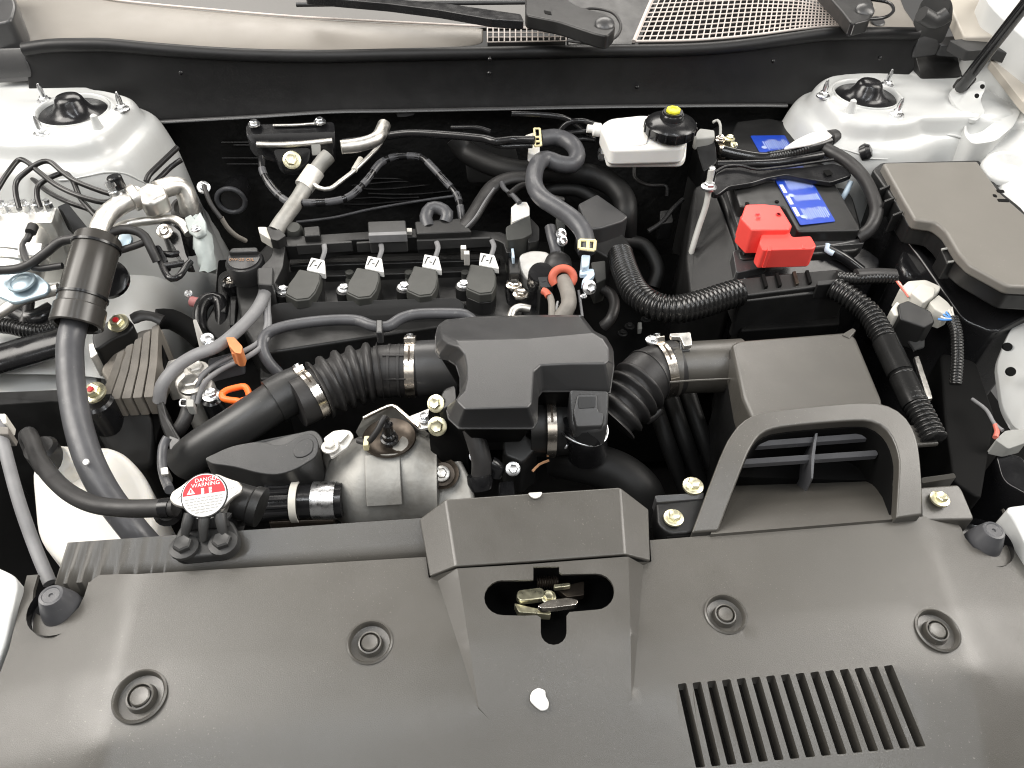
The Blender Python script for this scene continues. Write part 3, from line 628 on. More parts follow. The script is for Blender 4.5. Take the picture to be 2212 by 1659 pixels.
# ---- ignition coils
coil_px = [(646, 581), (694, 590), (692, 610), (682, 632), (668, 647), (640, 650), (615, 637), (622, 615), (635, 598)]
base = px3(coil_px, -.048); c0 = at(655, 615, -.048); c3 = at(1038, 603, -.048); dv = (c3-c0)/3
names = ['nearest the oil filler cap', 'second along from the oil filler cap', 'third along from the oil filler cap', 'farthest from the oil filler cap']
for i in range(4):
    t = thing('ignition_coil', 'grey black ignition coil with white tag, ' + names[i], 'ignition coil', 'ignition coils in a row')
    d = dv*i; skew = -.010+.0045*i
    body = []
    for p in base:
        q = p+d; rel = q-(c0+d); q.x += rel.y*(-.03*i); body.append(q)
    prism_w('housing', body, -.062, 'coil_plastic', t, rnd=.0028, bev=.0018, draft=.001)
    lid = [c0+d+(q-(c0+d))*.93+V((0, 0, .0014)) for q in body]
    prism_w('lid', lid, -.05, 'coil_plastic', t, rnd=.0028, bev=.0008)
    prism_w('collar', [c0+d+(q-(c0+d))*1.02+V((0, 0, -.014)) for q in body], -.10, 'dark_plastic', t, rnd=.005, bev=.002)
    b0 = at(612, 628, -.052)+d+V((.001*i, 0, 0))
    lathe('ear', b0, (0, 0, 1), [(.0115, -.02), (.0115, -.002), (.0095, -.001), (0, -.001)], 'dark_plastic', t, seg=20)
    bolt(t, b0, .0062, 'zinc')
    tp = [q+d+V(((q.y-c0.y)*(-.03*i), 0, 0)) for q in px3([(672, 556, -.040), (701, 562, -.040), (703, 592, -.045), (662, 583, -.045)], 0)]
    tg = prism_w('connector_tag', tp, 0, 'paper', t, thick=.009, bev=.0012, rnd=.002)
    u = (tp[1]-tp[0]); w = (tp[3]-tp[0]); nz = V((0, 0, .0006))
    for (a, b, a2, b2) in ((.15, .75, .27, .2), (.45, .55, .62, .55), (.72, .75, .84, .2), (.3, .22, .42, .22)):
        p, q = tp[0]+u*a+w*b+nz, tp[0]+u*a2+w*b2+nz
        tube_w('mark', [p, p.lerp(q, .5), q], .0007, 'print_black', tg, seg=5, step=.004)
    wp_ = [tp[0].lerp(tp[1], .75)+V((0, 0, -.003)), tp[0].lerp(tp[1], .95)+V((.001, .012, .006)), tp[0].lerp(tp[1], .75)+V((.003, .026, .006))]
    tube_w('wire_sleeve', wp_, .0036, 'conduit_grey', t, seg=8, step=.004, flat=.5)
# ---- wiring rail over the coils
hr = thing('wiring_rail', 'black plastic wiring channel running behind the ignition coils', 'wiring rail')
prism('channel', [(598, 512), (760, 502), (900, 493), (1010, 495), (1070, 501), (1100, 513), (1106, 545), (1094, 546), (1086, 524), (1060, 514), (900, 512), (760, 518), (700, 530), (614, 532)], -.036, -.06, 'dark_plastic', hr, rnd=.005, bev=.0025)
prism('down_leg', [(598, 510), (618, 518), (612, 575), (592, 616), (557, 612), (562, 578), (584, 556)], -.037, -.07, 'dark_plastic', hr, rnd=.006, bev=.003)
prism('bend_cover', [(555, 578), (590, 575), (588, 616), (556, 614)], -.03, -.07, 'bracket_plastic', hr, rnd=.004, bev=.003)
bx = prism('relay_box', [(794, 478), (876, 475), (879, 505), (796, 508)], -.018, -.05, 'bracket_plastic', hr, rnd=.003, bev=.002)
prism('front_strip', [(796, 502), (878, 499), (879, 506), (796, 509)], -.0172, -.03, 'conduit_grey', hr, bev=.0008)
prism('end_box', [(895, 478), (1000, 470), (1020, 500), (900, 505)], -.024, -.06, 'dark_plastic', hr, rnd=.004, bev=.003)
for px, py in ((884, 496), (1001, 533), (1008, 545)):
    prism('clip', [(px-6, py-4), (px+6, py-4), (px+6, py+4), (px-6, py+4)], -.03, -.05, 'cast_light', hr, bev=.0008)
for a, b in ((640, 760), (770, 880), (900, 1060)):
    prism('edge_bead', [(a, 527-(a-640)*.04), (b, 523-(b-640)*.03), (b, 527-(b-640)*.03), (a, 531-(a-640)*.04)], -.034, -.05, 'bracket_plastic', hr, bev=.001)
lathe('plug', at(637, 500, -.035), (0, -.3, 1), [(.012, -.02), (.012, .004), (.009, .010), (0, .011)], 'coil_plastic', hr, seg=18)
prism('plug_block', [(655, 490), (690, 487), (692, 508), (657, 510)], -.025, -.06, 'dark_plastic', hr, rnd=.003, bev=.002)
prism('bright_end', [(1104, 536), (1110, 536), (1112, 556), (1107, 556)], -.034, -.05, 'blue_clip', hr, bev=.001)
prism('end_foot', [(1098, 556), (1120, 556), (1124, 590), (1100, 590)], -.045, -.09, 'dark_plastic', hr, bev=.002)
wc = thing('wire_connector', 'white plug connector at the oil filler end of the wiring channel', 'connector')
prism('housing', [(557, 490), (575, 490), (590, 505), (585, 518), (560, 503)], -.025, -.04, 'connector', wc, rnd=.002, bev=.0015)
prism('boot', [(575, 490), (600, 492), (618, 508), (600, 520), (585, 516)], -.022, -.05, 'dark_plastic', wc, rnd=.003, bev=.002)
# ---- oil filler cap
oc = thing('oil_filler_cap', 'round black oil filler cap with small orange lettering', 'cap')
c = at(526, 557, -.05)
lathe('cap_body', c, (0, -.08, 1), [(.026, -.035), (.027, -.008), (.025, -.004), (.0225, -.003), (.022, -.0005), (.0, -.0005)], 'satin_plastic', oc, seg=40, bevel=0)
prism_w('grip_bar', [c+V((-.021, .006, .006)), c+V((.021, .006, .006)), c+V((.018, .017, .006)), c+V((-.018, .017, .006))], c.z-.003, 'satin_plastic', oc, rnd=.004, bev=.002)
text('lettering', '0W-20 OIL', c+V((-.002, -.004, .0001)), .0075, (1, -.06, 0), (0, 1, .08), 'print_orange', oc, ext=.0001)
# ---- coolant hose in front of the ledge
ch = thing('coolant_hose', 'smooth grey coolant hose snaking across the front of the engine', 'hose')
tube('hose', [(602, 806, -.09), (580, 782, -.075), (567, 752, -.062), (576, 722, -.056), (620, 704, -.052), (700, 693, -.05), (768, 692, -.05), (805, 704, -.05), (838, 705, -.05), (866, 688, -.048), (900, 679, -.046), (960, 677, -.045), (1004, 680, -.046), (1024, 696, -.055)], .0074, 'hose_grey', ch, seg=16)
prism('hose_clip', [(812, 690), (826, 690), (826, 718), (812, 718)], -.040, -.06, 'satin_plastic', ch, bev=.002)
# ---- grey flat conduit and the twin steel pipes on the left of the engine
gc = thing('wire_conduit', 'pale grey conduit curving down beside the ignition coils', 'conduit')
tube('sleeve', [(576, 606, -.045), (570, 640, -.045), (548, 678, -.045), (512, 715, -.045), (470, 748, -.045), (420, 768, -.05), (378, 796, -.055), (350, 832, -.065), (344, 868, -.085)], .0088, 'conduit_grey', gc, seg=14, flat=.8)
oc2 = prism('orange_clip', [(488, 728, -.034), (506, 728, -.034), (524, 748, -.036), (521, 764, -.038), (508, 762, -.036), (494, 746, -.034)], -.034, -.06, 'clip_orange', gc, rnd=.002, bev=.0012)
prism('orange_tab', [(500, 748, -.04), (524, 752, -.04), (522, 766, -.042), (500, 764, -.042)], -.04, -.06, 'clip_orange', gc, bev=.001)
prism('tray', [(448, 775, -.062), (520, 755, -.058), (520, 775, -.062), (450, 800, -.068)], -.06, -.09, 'hose_grey', gc, rnd=.003, bev=.002)
for k, dx in enumerate((0, 11)):
    tp_ = thing('vacuum_pipe', 'thin steel pipe, ' + ('upper' if k == 0 else 'lower') + ' of the pair following the grey conduit', 'pipe', 'pair of thin steel pipes')
    tube('pipe', [(578+dx*.2, 625, -.05), (574+dx*.5, 668, -.052), (575+dx*.6, 705, -.054), (560+dx, 738+dx*.4, -.058), (520+dx, 762+dx, -.06), (470+dx, 786+dx, -.065), (436+dx, 812+dx*.8, -.07), (422+dx, 842+dx*.3, -.08), (416+dx, 872, -.09)], .0034, 'conduit_grey', tp_, seg=10)
pc = thing('hose_clamp', 'small bright wire clamp joining pipe to rubber hose end', 'clamp')
prism('clamp_body', [(402, 862), (418, 862), (418, 878), (402, 878)], -.07, -.085, 'connector_grey', pc, rnd=.002, bev=.001)
tube('clamp_ear', [(402, 864, -.072), (391, 864, -.072), (389, 876, -.072), (401, 878, -.072)], .0012, 'zinc', pc, seg=6)
hs = thing('vapour_hose', 'short dark rubber hose dropping from the steel pipes', 'hose')
tube('hose', [(410, 872, -.082), (400, 905, -.09), (385, 930, -.10), (370, 945, -.12)], .0085, 'rubber', hs, seg=12)
# ---- cast bracket behind the pipes with bolts, dipstick
mb = thing('mount_bracket', 'pale cast engine side bracket with washers under the steel pipes', 'bracket')
prism('casting', [(372, 822, -.085), (400, 795, -.08), (440, 790, -.08), (462, 815, -.085), (450, 850, -.09), (425, 880, -.10), (395, 862, -.10)], -.085, -.2, 'cast_light', mb, rnd=.008, bev=.004, seg=3)
prism('beam', [(330, 790, -.09), (420, 762, -.08), (432, 778, -.082), (350, 815, -.095)], -.085, -.14, 'cast_light', mb, rnd=.004, bev=.003)
bolt(mb, at(425, 800, -.076), .010, 'cast_light'); bolt(mb, at(415, 832, -.08), .011, 'alloy')
sb = thing('sensor_bolt', 'bright steel bolt in a black collar next to the dipstick ring', 'bolt')
lathe('collar', at(458, 862, -.09), (0, 0, 1), [(.013, -.07), (.013, 0), (.009, .003), (0, .003)], 'gloss_black', sb, seg=20); bolt(sb, at(457, 854, -.082), .0075, 'zinc')
dp = thing('dipstick', 'bright orange oil dipstick ring handle behind the elbow duct', 'dipstick')
ring_px = [(479, 851), (490, 843), (512, 837), (528, 835), (536, 845), (538, 858), (530, 870), (512, 866), (494, 864), (482, 860), (479, 851)]
tube('ring', [(a, b, -.060) for a, b in ring_px], .0040, 'orange_plastic', dp, seg=10, step=.003)
prism('grip', [(508, 862), (536, 852), (540, 868), (520, 882), (505, 878)], -.062, -.075, 'orange_plastic', dp, rnd=.003, bev=.002)
tube('stick', [(518, 874, -.07), (510, 884, -.09), (500, 900, -.16)], .004, 'connector_grey', dp, seg=8)
lh = thing('engine_hanger', 'pale pointed lifting hook bracket beside the grey conduit', 'bracket')
prism('hook', [(416, 690, -.035), (424, 690, -.035), (446, 740, -.06), (450, 752, -.065), (432, 756, -.068), (428, 740, -.06)], -.05, -.08, 'cast_light', lh, rnd=.003, bev=.002, thick=.008)
bolt(lh, at(448, 733, -.058), .0055, 'zinc', axis=(.4, -.6, .6)); bolt(lh, at(456, 748, -.062), .005, 'zinc', axis=(.4, -.6, .6))
bt = thing('drive_belt_tensioner', 'black looped belt guard with a dull red plug beside the chain case', 'tensioner')
tube('loop', [(442, 740, -.12), (432, 700, -.11), (434, 665, -.10), (450, 646, -.098), (474, 650, -.10), (480, 690, -.11), (476, 735, -.12)], .010, 'gloss_black', bt, seg=12)
tube('red_plug', [(414, 651, -.115), (430, 655, -.115)], .0078, 'pink_cap', bt, seg=14)
bolt(bt, at(474, 690, -.12), .006, 'clamp_steel', axis=(.3, -.6, .6)); bolt(bt, at(407, 635, -.12), .004, 'zinc', axis=(.3, -.6, .6)); bolt(bt, at(452, 637, -.1), .003, 'zinc')
# ================================================================== intake: elbow duct, bellows, clamps, resonator
ed = thing('elbow_duct', 'black moulded intake elbow duct with a flat fishtail lobe', 'duct')
tube('main_tube', [(395, 1000, -.110), (440, 966, -.088), (508, 924, -.070), (566, 886, -.060), (612, 856, -.058)], .0235, 'duct_plastic', ed, seg=28, rad=(.0232, .0250), step=.005)
tube('end_collar', [(590, 868, -.058), (626, 848, -.056), (650, 838, -.056)], .0275, 'duct_plastic', ed, seg=28, step=.004)
yl = at(600, 962, -.058).y
lobe_h = lambda x, y: -.058+(y-yl)*.42+(x+.25)*.06
lobe = prism_w('fishtail_lobe', [ats(a, b, lobe_h) for a, b in [(440, 990), (500, 962), (560, 952), (600, 962), (622, 957), (650, 938), (672, 934), (688, 950), (687, 985), (640, 1014), (598, 1027), (556, 1022), (505, 1008), (455, 1002)]], -.14, 'duct_plastic', ed, rnd=.012, bev=.008, seg=4)
prism('seam_flange', [(418, 1004, -.10), (500, 1010, -.092), (555, 1030, -.092), (600, 1036, -.092), (645, 1022, -.088), (694, 990, -.082), (700, 948, -.074), (680, 926, -.07), (640, 935, -.07), (560, 950, -.075), (430, 985, -.095)], -.09, -.12, 'duct_plastic', ed, rnd=.010, bev=.002, thick=.004)
prism_w('lobe_recess', [ats(a, b, lambda x, y: lobe_h(x, y)+.0012) for a, b in [(632, 968), (650, 950), (668, 945), (677, 953), (676, 976), (655, 988), (636, 988)]], 0, 'duct_plastic', ed, rnd=.006, bev=.0011, thick=.003)
def ring_band(parent, c, axis, r, w, mat='clamp_steel', name='clamp_band', th=.0012, seg=48):
    return lathe(name, c, axis, [(r, -w/2), (r+th, -w/2), (r+th, w/2), (r, w/2)], mat, parent, seg=seg, closed=True, angle=30)
def screw_clamp(label, c, axis, r, w, updir):
    t = thing('hose_clamp', label, 'hose clamp', 'steel hose clamps')
    ring_band(t, c, axis, r, w)
    x, y, a = frame(axis); u = V(updir); u = (u-a*u.dot(a)).normalized(); s = a.cross(u)
    p = c+u*(r+.004)
    vs_ = [p+a*(i*w*.62)+s*(j*.007)+u*(k*.0035) for i in (-1, 1) for j in (-1, 1) for k in (-1, 1)]
    new('screw_housing', vs_, [(0, 1, 3, 2), (4, 6, 7, 5), (0, 4, 5, 1), (2, 3, 7, 6), (0, 2, 6, 4), (1, 5, 7, 3)], 'clamp_steel', t, bevel=.001)
    lathe('screw', p+u*.0035, u, [(.0042, 0), (.0042, .003), (.002, .0032), (.0018, .002), (0, .002)], 'zinc', t, seg=14)
    for ang in (.55, .75, .95):
        d = u*math.cos(ang)-s*math.sin(ang) if s.y > 0 else u*math.cos(ang)+s*math.sin(ang); tt = a.cross(d)
        q = c+d*(r+.0013)
        vs_ = [q+a*(i*.0012)+tt*(j*.004) for i, j in ((-1, -1), (1, -1), (1, 1), (-1, 1))]
        new('band_slot', vs_+[v+d*.0003 for v in vs_], [(0, 1, 2, 3), (4, 5, 6, 7), (0, 1, 5, 4), (1, 2, 6, 5), (2, 3, 7, 6), (3, 0, 4, 7)], 'burnt_steel', t)
    return t
bA, bB = at(640, 872, -.056), at(884, 800, -.05)
a1 = (at(700, 838, -.053)-bA).normalized()
bl = thing('intake_bellows', 'black ribbed rubber intake bellows between elbow duct and resonator box', 'bellows')
b1, b2, b3 = at(662, 862, -.056), at(700, 838, -.053), at(760, 812, -.050)
tube_w('cuff', [bA, b1, b2], .0295, 'rubber', bl, seg=32, step=.004)
tube_w('ribs', [at(690, 843, -.053), at(735, 822, -.051), at(780, 808, -.05), at(822, 802, -.05)], .0375, 'rubber', bl, seg=36, corr=(.0155, .20))
tube_w('rear_cuff', [at(812, 804, -.05), at(845, 801, -.05), at(900, 798, -.05)], .0322, 'rubber', bl, seg=36, step=.004)
for px in (843, 864): ring_band(bl, at(px, 801, -.05), (1, -.05, 0), .0320, .003, 'rubber', 'cuff_rib')
for ang in (.2, 1.1):
    pts = [at(px, 801, -.05)+V((0, -math.sin(ang)*.0325, math.cos(ang)*.0325)) for px in (832, 855, 878)]
    tube_w('cuff_rib', pts, .0014, 'rubber', bl, seg=6, step=.006)
screw_clamp('steel band clamp at elbow duct end of the ribbed bellows', at(676, 852, -.055), a1, .0305, .0105, (-.4, .55, .7))
screw_clamp('upright steel band clamp between ribbed bellows and resonator box', at(888, 798, -.05), (1, -.05, 0), .0335, .0115, (0, .5, .8))
rs = thing('resonator_box', 'smooth dark grey moulded intake resonator box in the centre of the bay', 'resonator')
tube_w('inlet_neck', [at(898, 797, -.05), at(925, 795, -.05), at(985, 792, -.05)], .0345, 'satin_plastic', rs, seg=36, step=.01)
# outline of the lid (lip) and of its crown, walked clockwise from the back left corner
lip = [(946, 702, .012), (962, 690, .012), (1020, 684, .012), (1140, 680, .012), (1257, 680, .012), (1284, 715, .018), (1310, 728, .022), (1324, 752, .024), (1326, 786, .022), (1318, 842, .018), (1228, 838, .018), (1172, 838, .018), (1163, 850, .018), (1161, 902, .016), (1152, 917, .016), (992, 917, .016), (969, 896, .016), (965, 878, .016), (984, 866, .018), (994, 846, .019), (994, 808, .020), (985, 782, .021), (968, 771, .021), (950, 767, .021), (941, 752, .020), (941, 722, .016)]
crown = [(954, 704, .026), (968, 693, .026), (1022, 688, .026), (1140, 684, .026), (1252, 684, .026), (1280, 718, .046), (1302, 731, .050), (1316, 753, .050), (1316, 780, .048), (1306, 785, .048), (1228, 786, .048), (1168, 789, .048), (1154, 801, .048), (1149, 870, .046), (1141, 880, .046), (1004, 884, .046), (988, 868, .046), (986, 862, .046), (1003, 845, .047), (1009, 820, .048), (1008, 790, .049), (1003, 765, .050), (992, 751, .050), (968, 742, .046), (955, 732, .042), (950, 716, .034)]
L_ = px3(lip, 0); K_ = px3(crown, 0); n = len(L_)
B_ = [p+V((0, 0, -.006)) for p in L_]
back = [0, 1, 2, 3, 4]; 
ridge = px3([(985, 735, .051), (1140, 731, .051)], 0)
vs_ = K_+L_+B_+ridge
fs = [(i, (i+1) % n, n+(i+1) % n, n+i) for i in range(n)]+[(n+i, n+(i+1) % n, 2*n+(i+1) % n, 2*n+i) for i in range(n)]
r0, r1 = 3*n, 3*n+1
fs += [(25, 0, 1, 2, r0), (2, 3, r1, r0), (3, 4, 5, r1), (r0, r1, 5, 6, 7, 8, 9, 10, 11, 12, 13, 14, 15, 16, 17, 18, 19, 20, 21, 22), (22, 23, 24, 25, r0)]
ld = new('lid', vs_, fs, 'satin_plastic', rs, bevel=.0055, seg=5, lim=12)
rim = [p+V((0, 0, -.0045)) for p in px3([(a+(a-1130)*.012, b+(b-800)*.02, z) for a, b, z in lip], 0)]
prism_w('lip_flange', rim, 0, 'satin_plastic', rs, bev=.0008, thick=.0022)
cL = sum(rim, V())/len(rim); prism_w('lower_shell', [cL+(p-cL)*.95+V((0, 0, -.004)) for p in rim], -.05, 'deep_black', rs, bev=.002, draft=-.03)  # deep black puts the shade under the lip into the shell's colour
prism('side_web', [(955, 840, .0), (985, 828, .005), (988, 866, 0), (962, 884, -.01), (945, 890, -.02)], 0, -.06, 'dark_plastic', rs, rnd=.006, bev=.003)
# latch tab at the front right of the box
tb = prism('latch_tab', [(1229, 838, .016), (1316, 840, .017), (1314, 900, -.002), (1312, 922, -.010), (1290, 932, -.013), (1245, 930, -.013), (1232, 915, -.010)], 0, -.04, 'satin_plastic', rs, rnd=.006, bev=.003, seg=3)
prism('tab_frame', [(1238, 890, .0035), (1248, 850, .0145), (1290, 850, .0145), (1292, 888, .004), (1306, 892, .0025), (1302, 920, -.0065), (1245, 922, -.0065)], 0, -.02, 'satin_plastic', rs, rnd=.003, bev=.0015)
prism('tab_hole', [(1250, 857, .0134), (1287, 857, .0134), (1286, 880, .0070), (1250, 882, .0066)], 0, 0, 'dark_plastic', rs, rnd=.002, bev=0, thick=.0004)
# throttle pipe below the box with upright clamp, spring band
tp = thing('throttle_pipe', 'black pipe stub under the resonator box', 'pipe')
tube('pipe', [(1140, 925, -.055), (1185, 922, -.055), (1235, 918, -.055)], .034, 'dark_plastic', tp, seg=28, step=.01)
screw_clamp('upright steel clamp in the notch of the resonator box', at(1187, 922, -.05), (1, -.05, 0), .0345, .0105, (0, .45, .85))
sp = thing('spring_band', 'thin silver wire hose clip under the resonator latch tab', 'hose clip')
c = at(1263, 928, -.035)
tube_w('wire_ring', [c+V((.026*math.cos(a), .026*math.sin(a)*.9, .004*math.sin(a*2))) for a in [math.radians(150+i*24) for i in range(11)]], .0013, 'zinc', sp, seg=8, step=.003)
tube('hose_stub', [(1263, 905, -.02), (1265, 935, -.04), (1268, 975, -.08)], .024, 'gloss_black', sp, seg=22)
for a, b in (((1228, 958), (1221, 968)), ((1280, 955), (1287, 963))): tube('ear', [(a[0], a[1], -.045), ((a[0]+b[0])/2, (a[1]+b[1])/2, -.042), (b[0], b[1], -.045)], .0014, 'zinc', sp, seg=6)
# mounting bracket left of the box with two yellow bolts
mk = thing('resonator_bracket', 'black bracket with two yellow zinc bolts left of resonator box', 'bracket')
prism('plate', [(925, 885, -.02), (960, 870, -.015), (975, 905, -.025), (1010, 925, -.03), (1010, 960, -.06), (950, 975, -.07), (928, 950, -.06)], 0, -.12, 'deep_black', mk, rnd=.004, bev=.002)
bolt(mk, at(942, 872, -.012), .0068, 'yellow_zinc', axis=(-.35, -.55, .75)); bolt(mk, at(945, 921, -.035), .0074, 'yellow_zinc', axis=(-.2, -.65, .7))
# ================================================================== turbo side: heat shield, sensor dish
hsd = thing('heat_shield', 'dull silver pressed heat shield with embossed panel', 'heat shield')
c = at(838, 1040, -.135)
prof = [(0, -.078), (.022, -.076), (.040, -.066), (.050, -.050), (.057, -.034), (.058, -.020), (.0555, -.016), (.0555, .016), (.058, .020), (.059, .040), (.057, .056), (.058, .060), (.050, .062), (0, .062)]
sh = lathe('shell', c, (1, -.03, -.02), prof, 'heat_shield', hsd, seg=64, angle=60)
for v in sh.data.vertices:
    d = v.co-c; v.co.z += .005*math.sin(d.x*42+1)*math.cos(d.y*30); v.co.y += .003*math.sin(d.x*60)
em = new('embossed_panel', [c+V((x, -math.sin(a)*.0605, math.cos(a)*.0605)) for a in (.12, .3, .5, .7, .9, 1.1) for x in (-.020, -.012, 0, .012, .020)],
    [(i*5+j, i*5+j+1, i*5+j+6, i*5+j+5) for i in range(5) for j in range(4)], 'heat_shield', hsd, solid=.003, bevel=.0014)
prism('shoulder', [(690, 975, -.095), (740, 955, -.09), (760, 1010, -.09), (735, 1060, -.105), (715, 1040, -.11)], -.09, -.2, 'heat_shield', hsd, rnd=.012, bev=.006, seg=3)
f2 = thing('turbo_flange', 'tan stained cast turbo flange with a hex bolt beside heat shield', 'turbo flange')
prism('flange', [(925, 985, -.090), (940, 965, -.085), (990, 975, -.085), (1018, 1030, -.095), (1030, 1088, -.110), (1000, 1112, -.120), (930, 1114, -.125)], -.1, -.25, 'heat_shield', f2, rnd=.012, bev=.006, seg=3)
bolt(f2, at(954, 1023, -.092), .0062, 'alloy', axis=(0, -.5, .85)); lathe('bolt_recess', at(956, 1024, -.096), (0, -.4, .9), [(.019, .004), (.014, .0), (0, -.001)], 'burnt_steel', f2, seg=22, cap=False)
od = thing('oxygen_sensor', 'oxygen sensor standing in a dark round steel dish with lead', 'sensor')
c = at(841, 948, -.072)
lathe('dish', c, (0, .05, 1), [(.0315, .002), (.0305, .0035), (.026, -.001), (.018, -.004), (0, -.004)], 'burnt_steel', od, seg=40, angle=60, cap=False)
lathe('sensor_body', c, (0.02, -.05, 1), [(.0105, -.008), (.0105, .002), (.008, .003), (.008, .010), (.0058, .011), (.0058, .028), (.004, .030), (0, .030)], 'gloss_black', od, seg=18)
tube_w('lead', [c+V((0, 0, .033)), c+V((-.002, -.004, .042)), c+V((-.010, -.014, .032)), c+V((-.022, -.018, .018)), c+V((-.034, -.010, .012))], .0036, 'rubber', od, seg=10, step=.004)
prism_w('yellow_tie', [c+V((x, y, .022)) for x, y in ((-.027, -.026), (-.021, -.026), (-.020, -.012), (-.026, -.012))], c.z+.012, 'yellow_clip', od, bev=.001)
hp = thing('shield_plate', 'brown folded steel shield plate with bright edge behind oxygen sensor', 'heat shield')
new('plate', px3([(785, 902, -.070), (848, 874, -.062), (925, 935, -.075), (900, 965, -.12), (790, 960, -.12), (770, 930, -.10)], 0), [(0, 1, 2, 3, 4, 5)], 'heat_shield', hp, solid=.003)
tube('bright_edge', [(785, 903, -.064), (815, 888, -.06), (848, 876, -.056), (870, 892, -.056), (905, 922, -.056)], .0026, 'clamp_steel', hp, seg=8)
prism('foot', [(880, 900, -.055), (930, 880, -.05), (945, 920, -.055), (905, 928, -.058)], 0, -.08, 'alloy', hp, rnd=.004, bev=.002, thick=.004); bolt(hp, at(917, 903, -.052), .0055, 'zinc')
wb = thing('shield_bracket', 'bright stamped bracket with a hex bolt beside the fishtail duct', 'bracket')
prism('plate', [(698, 946, -.06), (720, 930, -.056), (742, 927, -.056), (757, 930, -.056), (765, 942, -.058), (752, 965, -.064), (715, 990, -.07)], 0, -.1, 'cast_light', wb, rnd=.003, bev=.0012, thick=.004)
prism('pressed_rib', [(728, 952, -.0570), (746, 932, -.0535), (754, 936, -.0535), (735, 956, -.0575)], 0, -.08, 'cast_light', wb, rnd=.002, bev=.001, thick=.004)
bolt(wb, at(713, 965, -.0615), .0065, 'cast_light')
# lower pipes between radiator cap and heat shield
lp = thing('chrome_pipe', 'glossy black coolant pipe with bright ring joint below the duct', 'pipe')
tube('dark_pipe', [(560, 1090, -.11), (620, 1085, -.11), (700, 1082, -.11), (740, 1080, -.11)], .020, 'gloss_black', lp, seg=22)
for k in range(7):
    a = math.radians(20+k*22); cc = at(575, 1088, -.11); ee = at(628, 1085, -.11); d = V((0, -math.cos(a), math.sin(a)))*.0205
    tube_w('spline', [cc+d, cc.lerp(ee, .5)+d, ee+d], .0022, 'gloss_black', lp, seg=6, step=.02)
ring_band(lp, at(640, 1084, -.11), (1, -.05, 0), .0215, .008, 'connector', 'collar', th=.002)
ring_band(lp, at(702, 1081, -.11), (1, -.05, 0), .0205, .026, 'zinc', 'bright_sleeve')
prism('lower_tab', [(580, 1105), (720, 1098), (722, 1125), (580, 1130)], -.12, -.16, 'burnt_steel', lp, bev=.003)
# hoses and wiring under the resonator
wh = thing('breather_hose', 'black hose end with rubber cap hanging under the resonator box', 'hose')
tube('hose', [(1020, 925, -.03), (1030, 955, -.04), (1040, 995, -.055), (1040, 1025, -.07)], .0115, 'rubber', wh, seg=16)
lathe('end_cap', at(1037, 1040, -.075), (.1, -.5, -.6), [(.0135, -.008), (.0145, .0), (.012, .009), (0, .012)], 'gloss_black', wh, seg=20)
sv = thing('solenoid_valve', 'black boxy solenoid valve with connectors below resonator box', 'valve')
prism('body', [(1085, 950, -.05), (1130, 930, -.045), (1165, 960, -.05), (1130, 1000, -.06), (1090, 985, -.06)], 0, -.12, 'dark_plastic', sv, rnd=.005, bev=.003)
tube('elbow', [(1060, 1000, -.06), (1075, 1010, -.065), (1070, 1025, -.075)], .008, 'gloss_black', sv, seg=12)
bolt(sv, at(1108, 1013, -.062), .0055, 'zinc', axis=(0, -.6, .8)); bolt(sv, at(1026, 985, -.07), .0045, 'zinc', axis=(0, -.6, .8))
tube('wire_pair', [(1185, 995, -.07), (1165, 1003, -.068), (1150, 1018, -.07)], .0016, 'print_orange', sv, seg=6)
lc_ = thing('lower_hose', 'large dull black hose curving down behind the latch hump', 'hose')
tube('hose', [(1200, 985, -.12), (1270, 1000, -.11), (1340, 1025, -.11), (1385, 1065, -.12), (1395, 1110, -.15)], .026, 'dark_rubber', lc_, seg=20)
st_ = thing('plug_boot', 'upright black boot and lever plate below the solenoid valve', 'boot')
prism('body', [(1075, 1040), (1110, 1035), (1115, 1085), (1078, 1090)], -.09, -.16, 'gloss_black', st_, rnd=.004, bev=.003)
# ================================================================== right bellows, air box, scoop
rb = thing('intake_bellows', 'black ribbed rubber elbow between resonator box and air filter box', 'bellows')
tube_w('ribs', [at(1318, 905, -.075), at(1340, 880, -.066), at(1368, 848, -.058), at(1392, 824, -.053)], .0375, 'rubber', rb, seg=36, corr=(.0135, .20))
tube_w('cuff', [at(1378, 834, -.055), at(1402, 812, -.050), at(1432, 800, -.048), at(1458, 794, -.048)], .0345, 'rubber', rb, seg=36, step=.004)
ring_band(rb, at(1400, 813, -.050), (.8, .55, 0), .0345, .003, 'rubber', 'cuff_rib')
tube('drain_tab', [(1395, 908, -.09), (1410, 900, -.085), (1425, 885, -.08)], .006, 'rubber', rb, seg=10)
screw_clamp('tilted steel band clamp at the air filter box tube', at(1428, 800, -.048), (.97, .22, 0), .0358, .0115, (-.1, .55, .8))
ab = thing('air_filter_box', 'grey black air filter box with tapered lid behind the air scoop', 'air filter box')
tube_w('outlet_tube', [at(1446, 797, -.048), at(1500, 793, -.048), at(1600, 790, -.048)], .0315, 'cover_plastic', ab, seg=36, rad=(.0315, .034), step=.01)
ring_band(ab, at(1452, 797, -.048), (1, -.02, 0), .0316, .010, 'cover_plastic', 'tube_bead', th=.003)
prism('lid', [(1580, 742, -.004), (1600, 734, -.002), (1830, 716, -.002), (1850, 728, -.002), (1906, 862, .006), (1908, 900, .004), (1626, 908, .004), (1604, 860, .0)], 0, -.045, 'cover_plastic', ab, rnd=.006, bev=.005, seg=4)
prism('case', [(1575, 745, -.010), (1832, 720, -.006), (1906, 866, .0), (1905, 930, -.02), (1610, 935, -.02), (1592, 820, -.012)], 0, -.3, 'dark_plastic', ab, rnd=.01, bev=.005, draft=-.006)
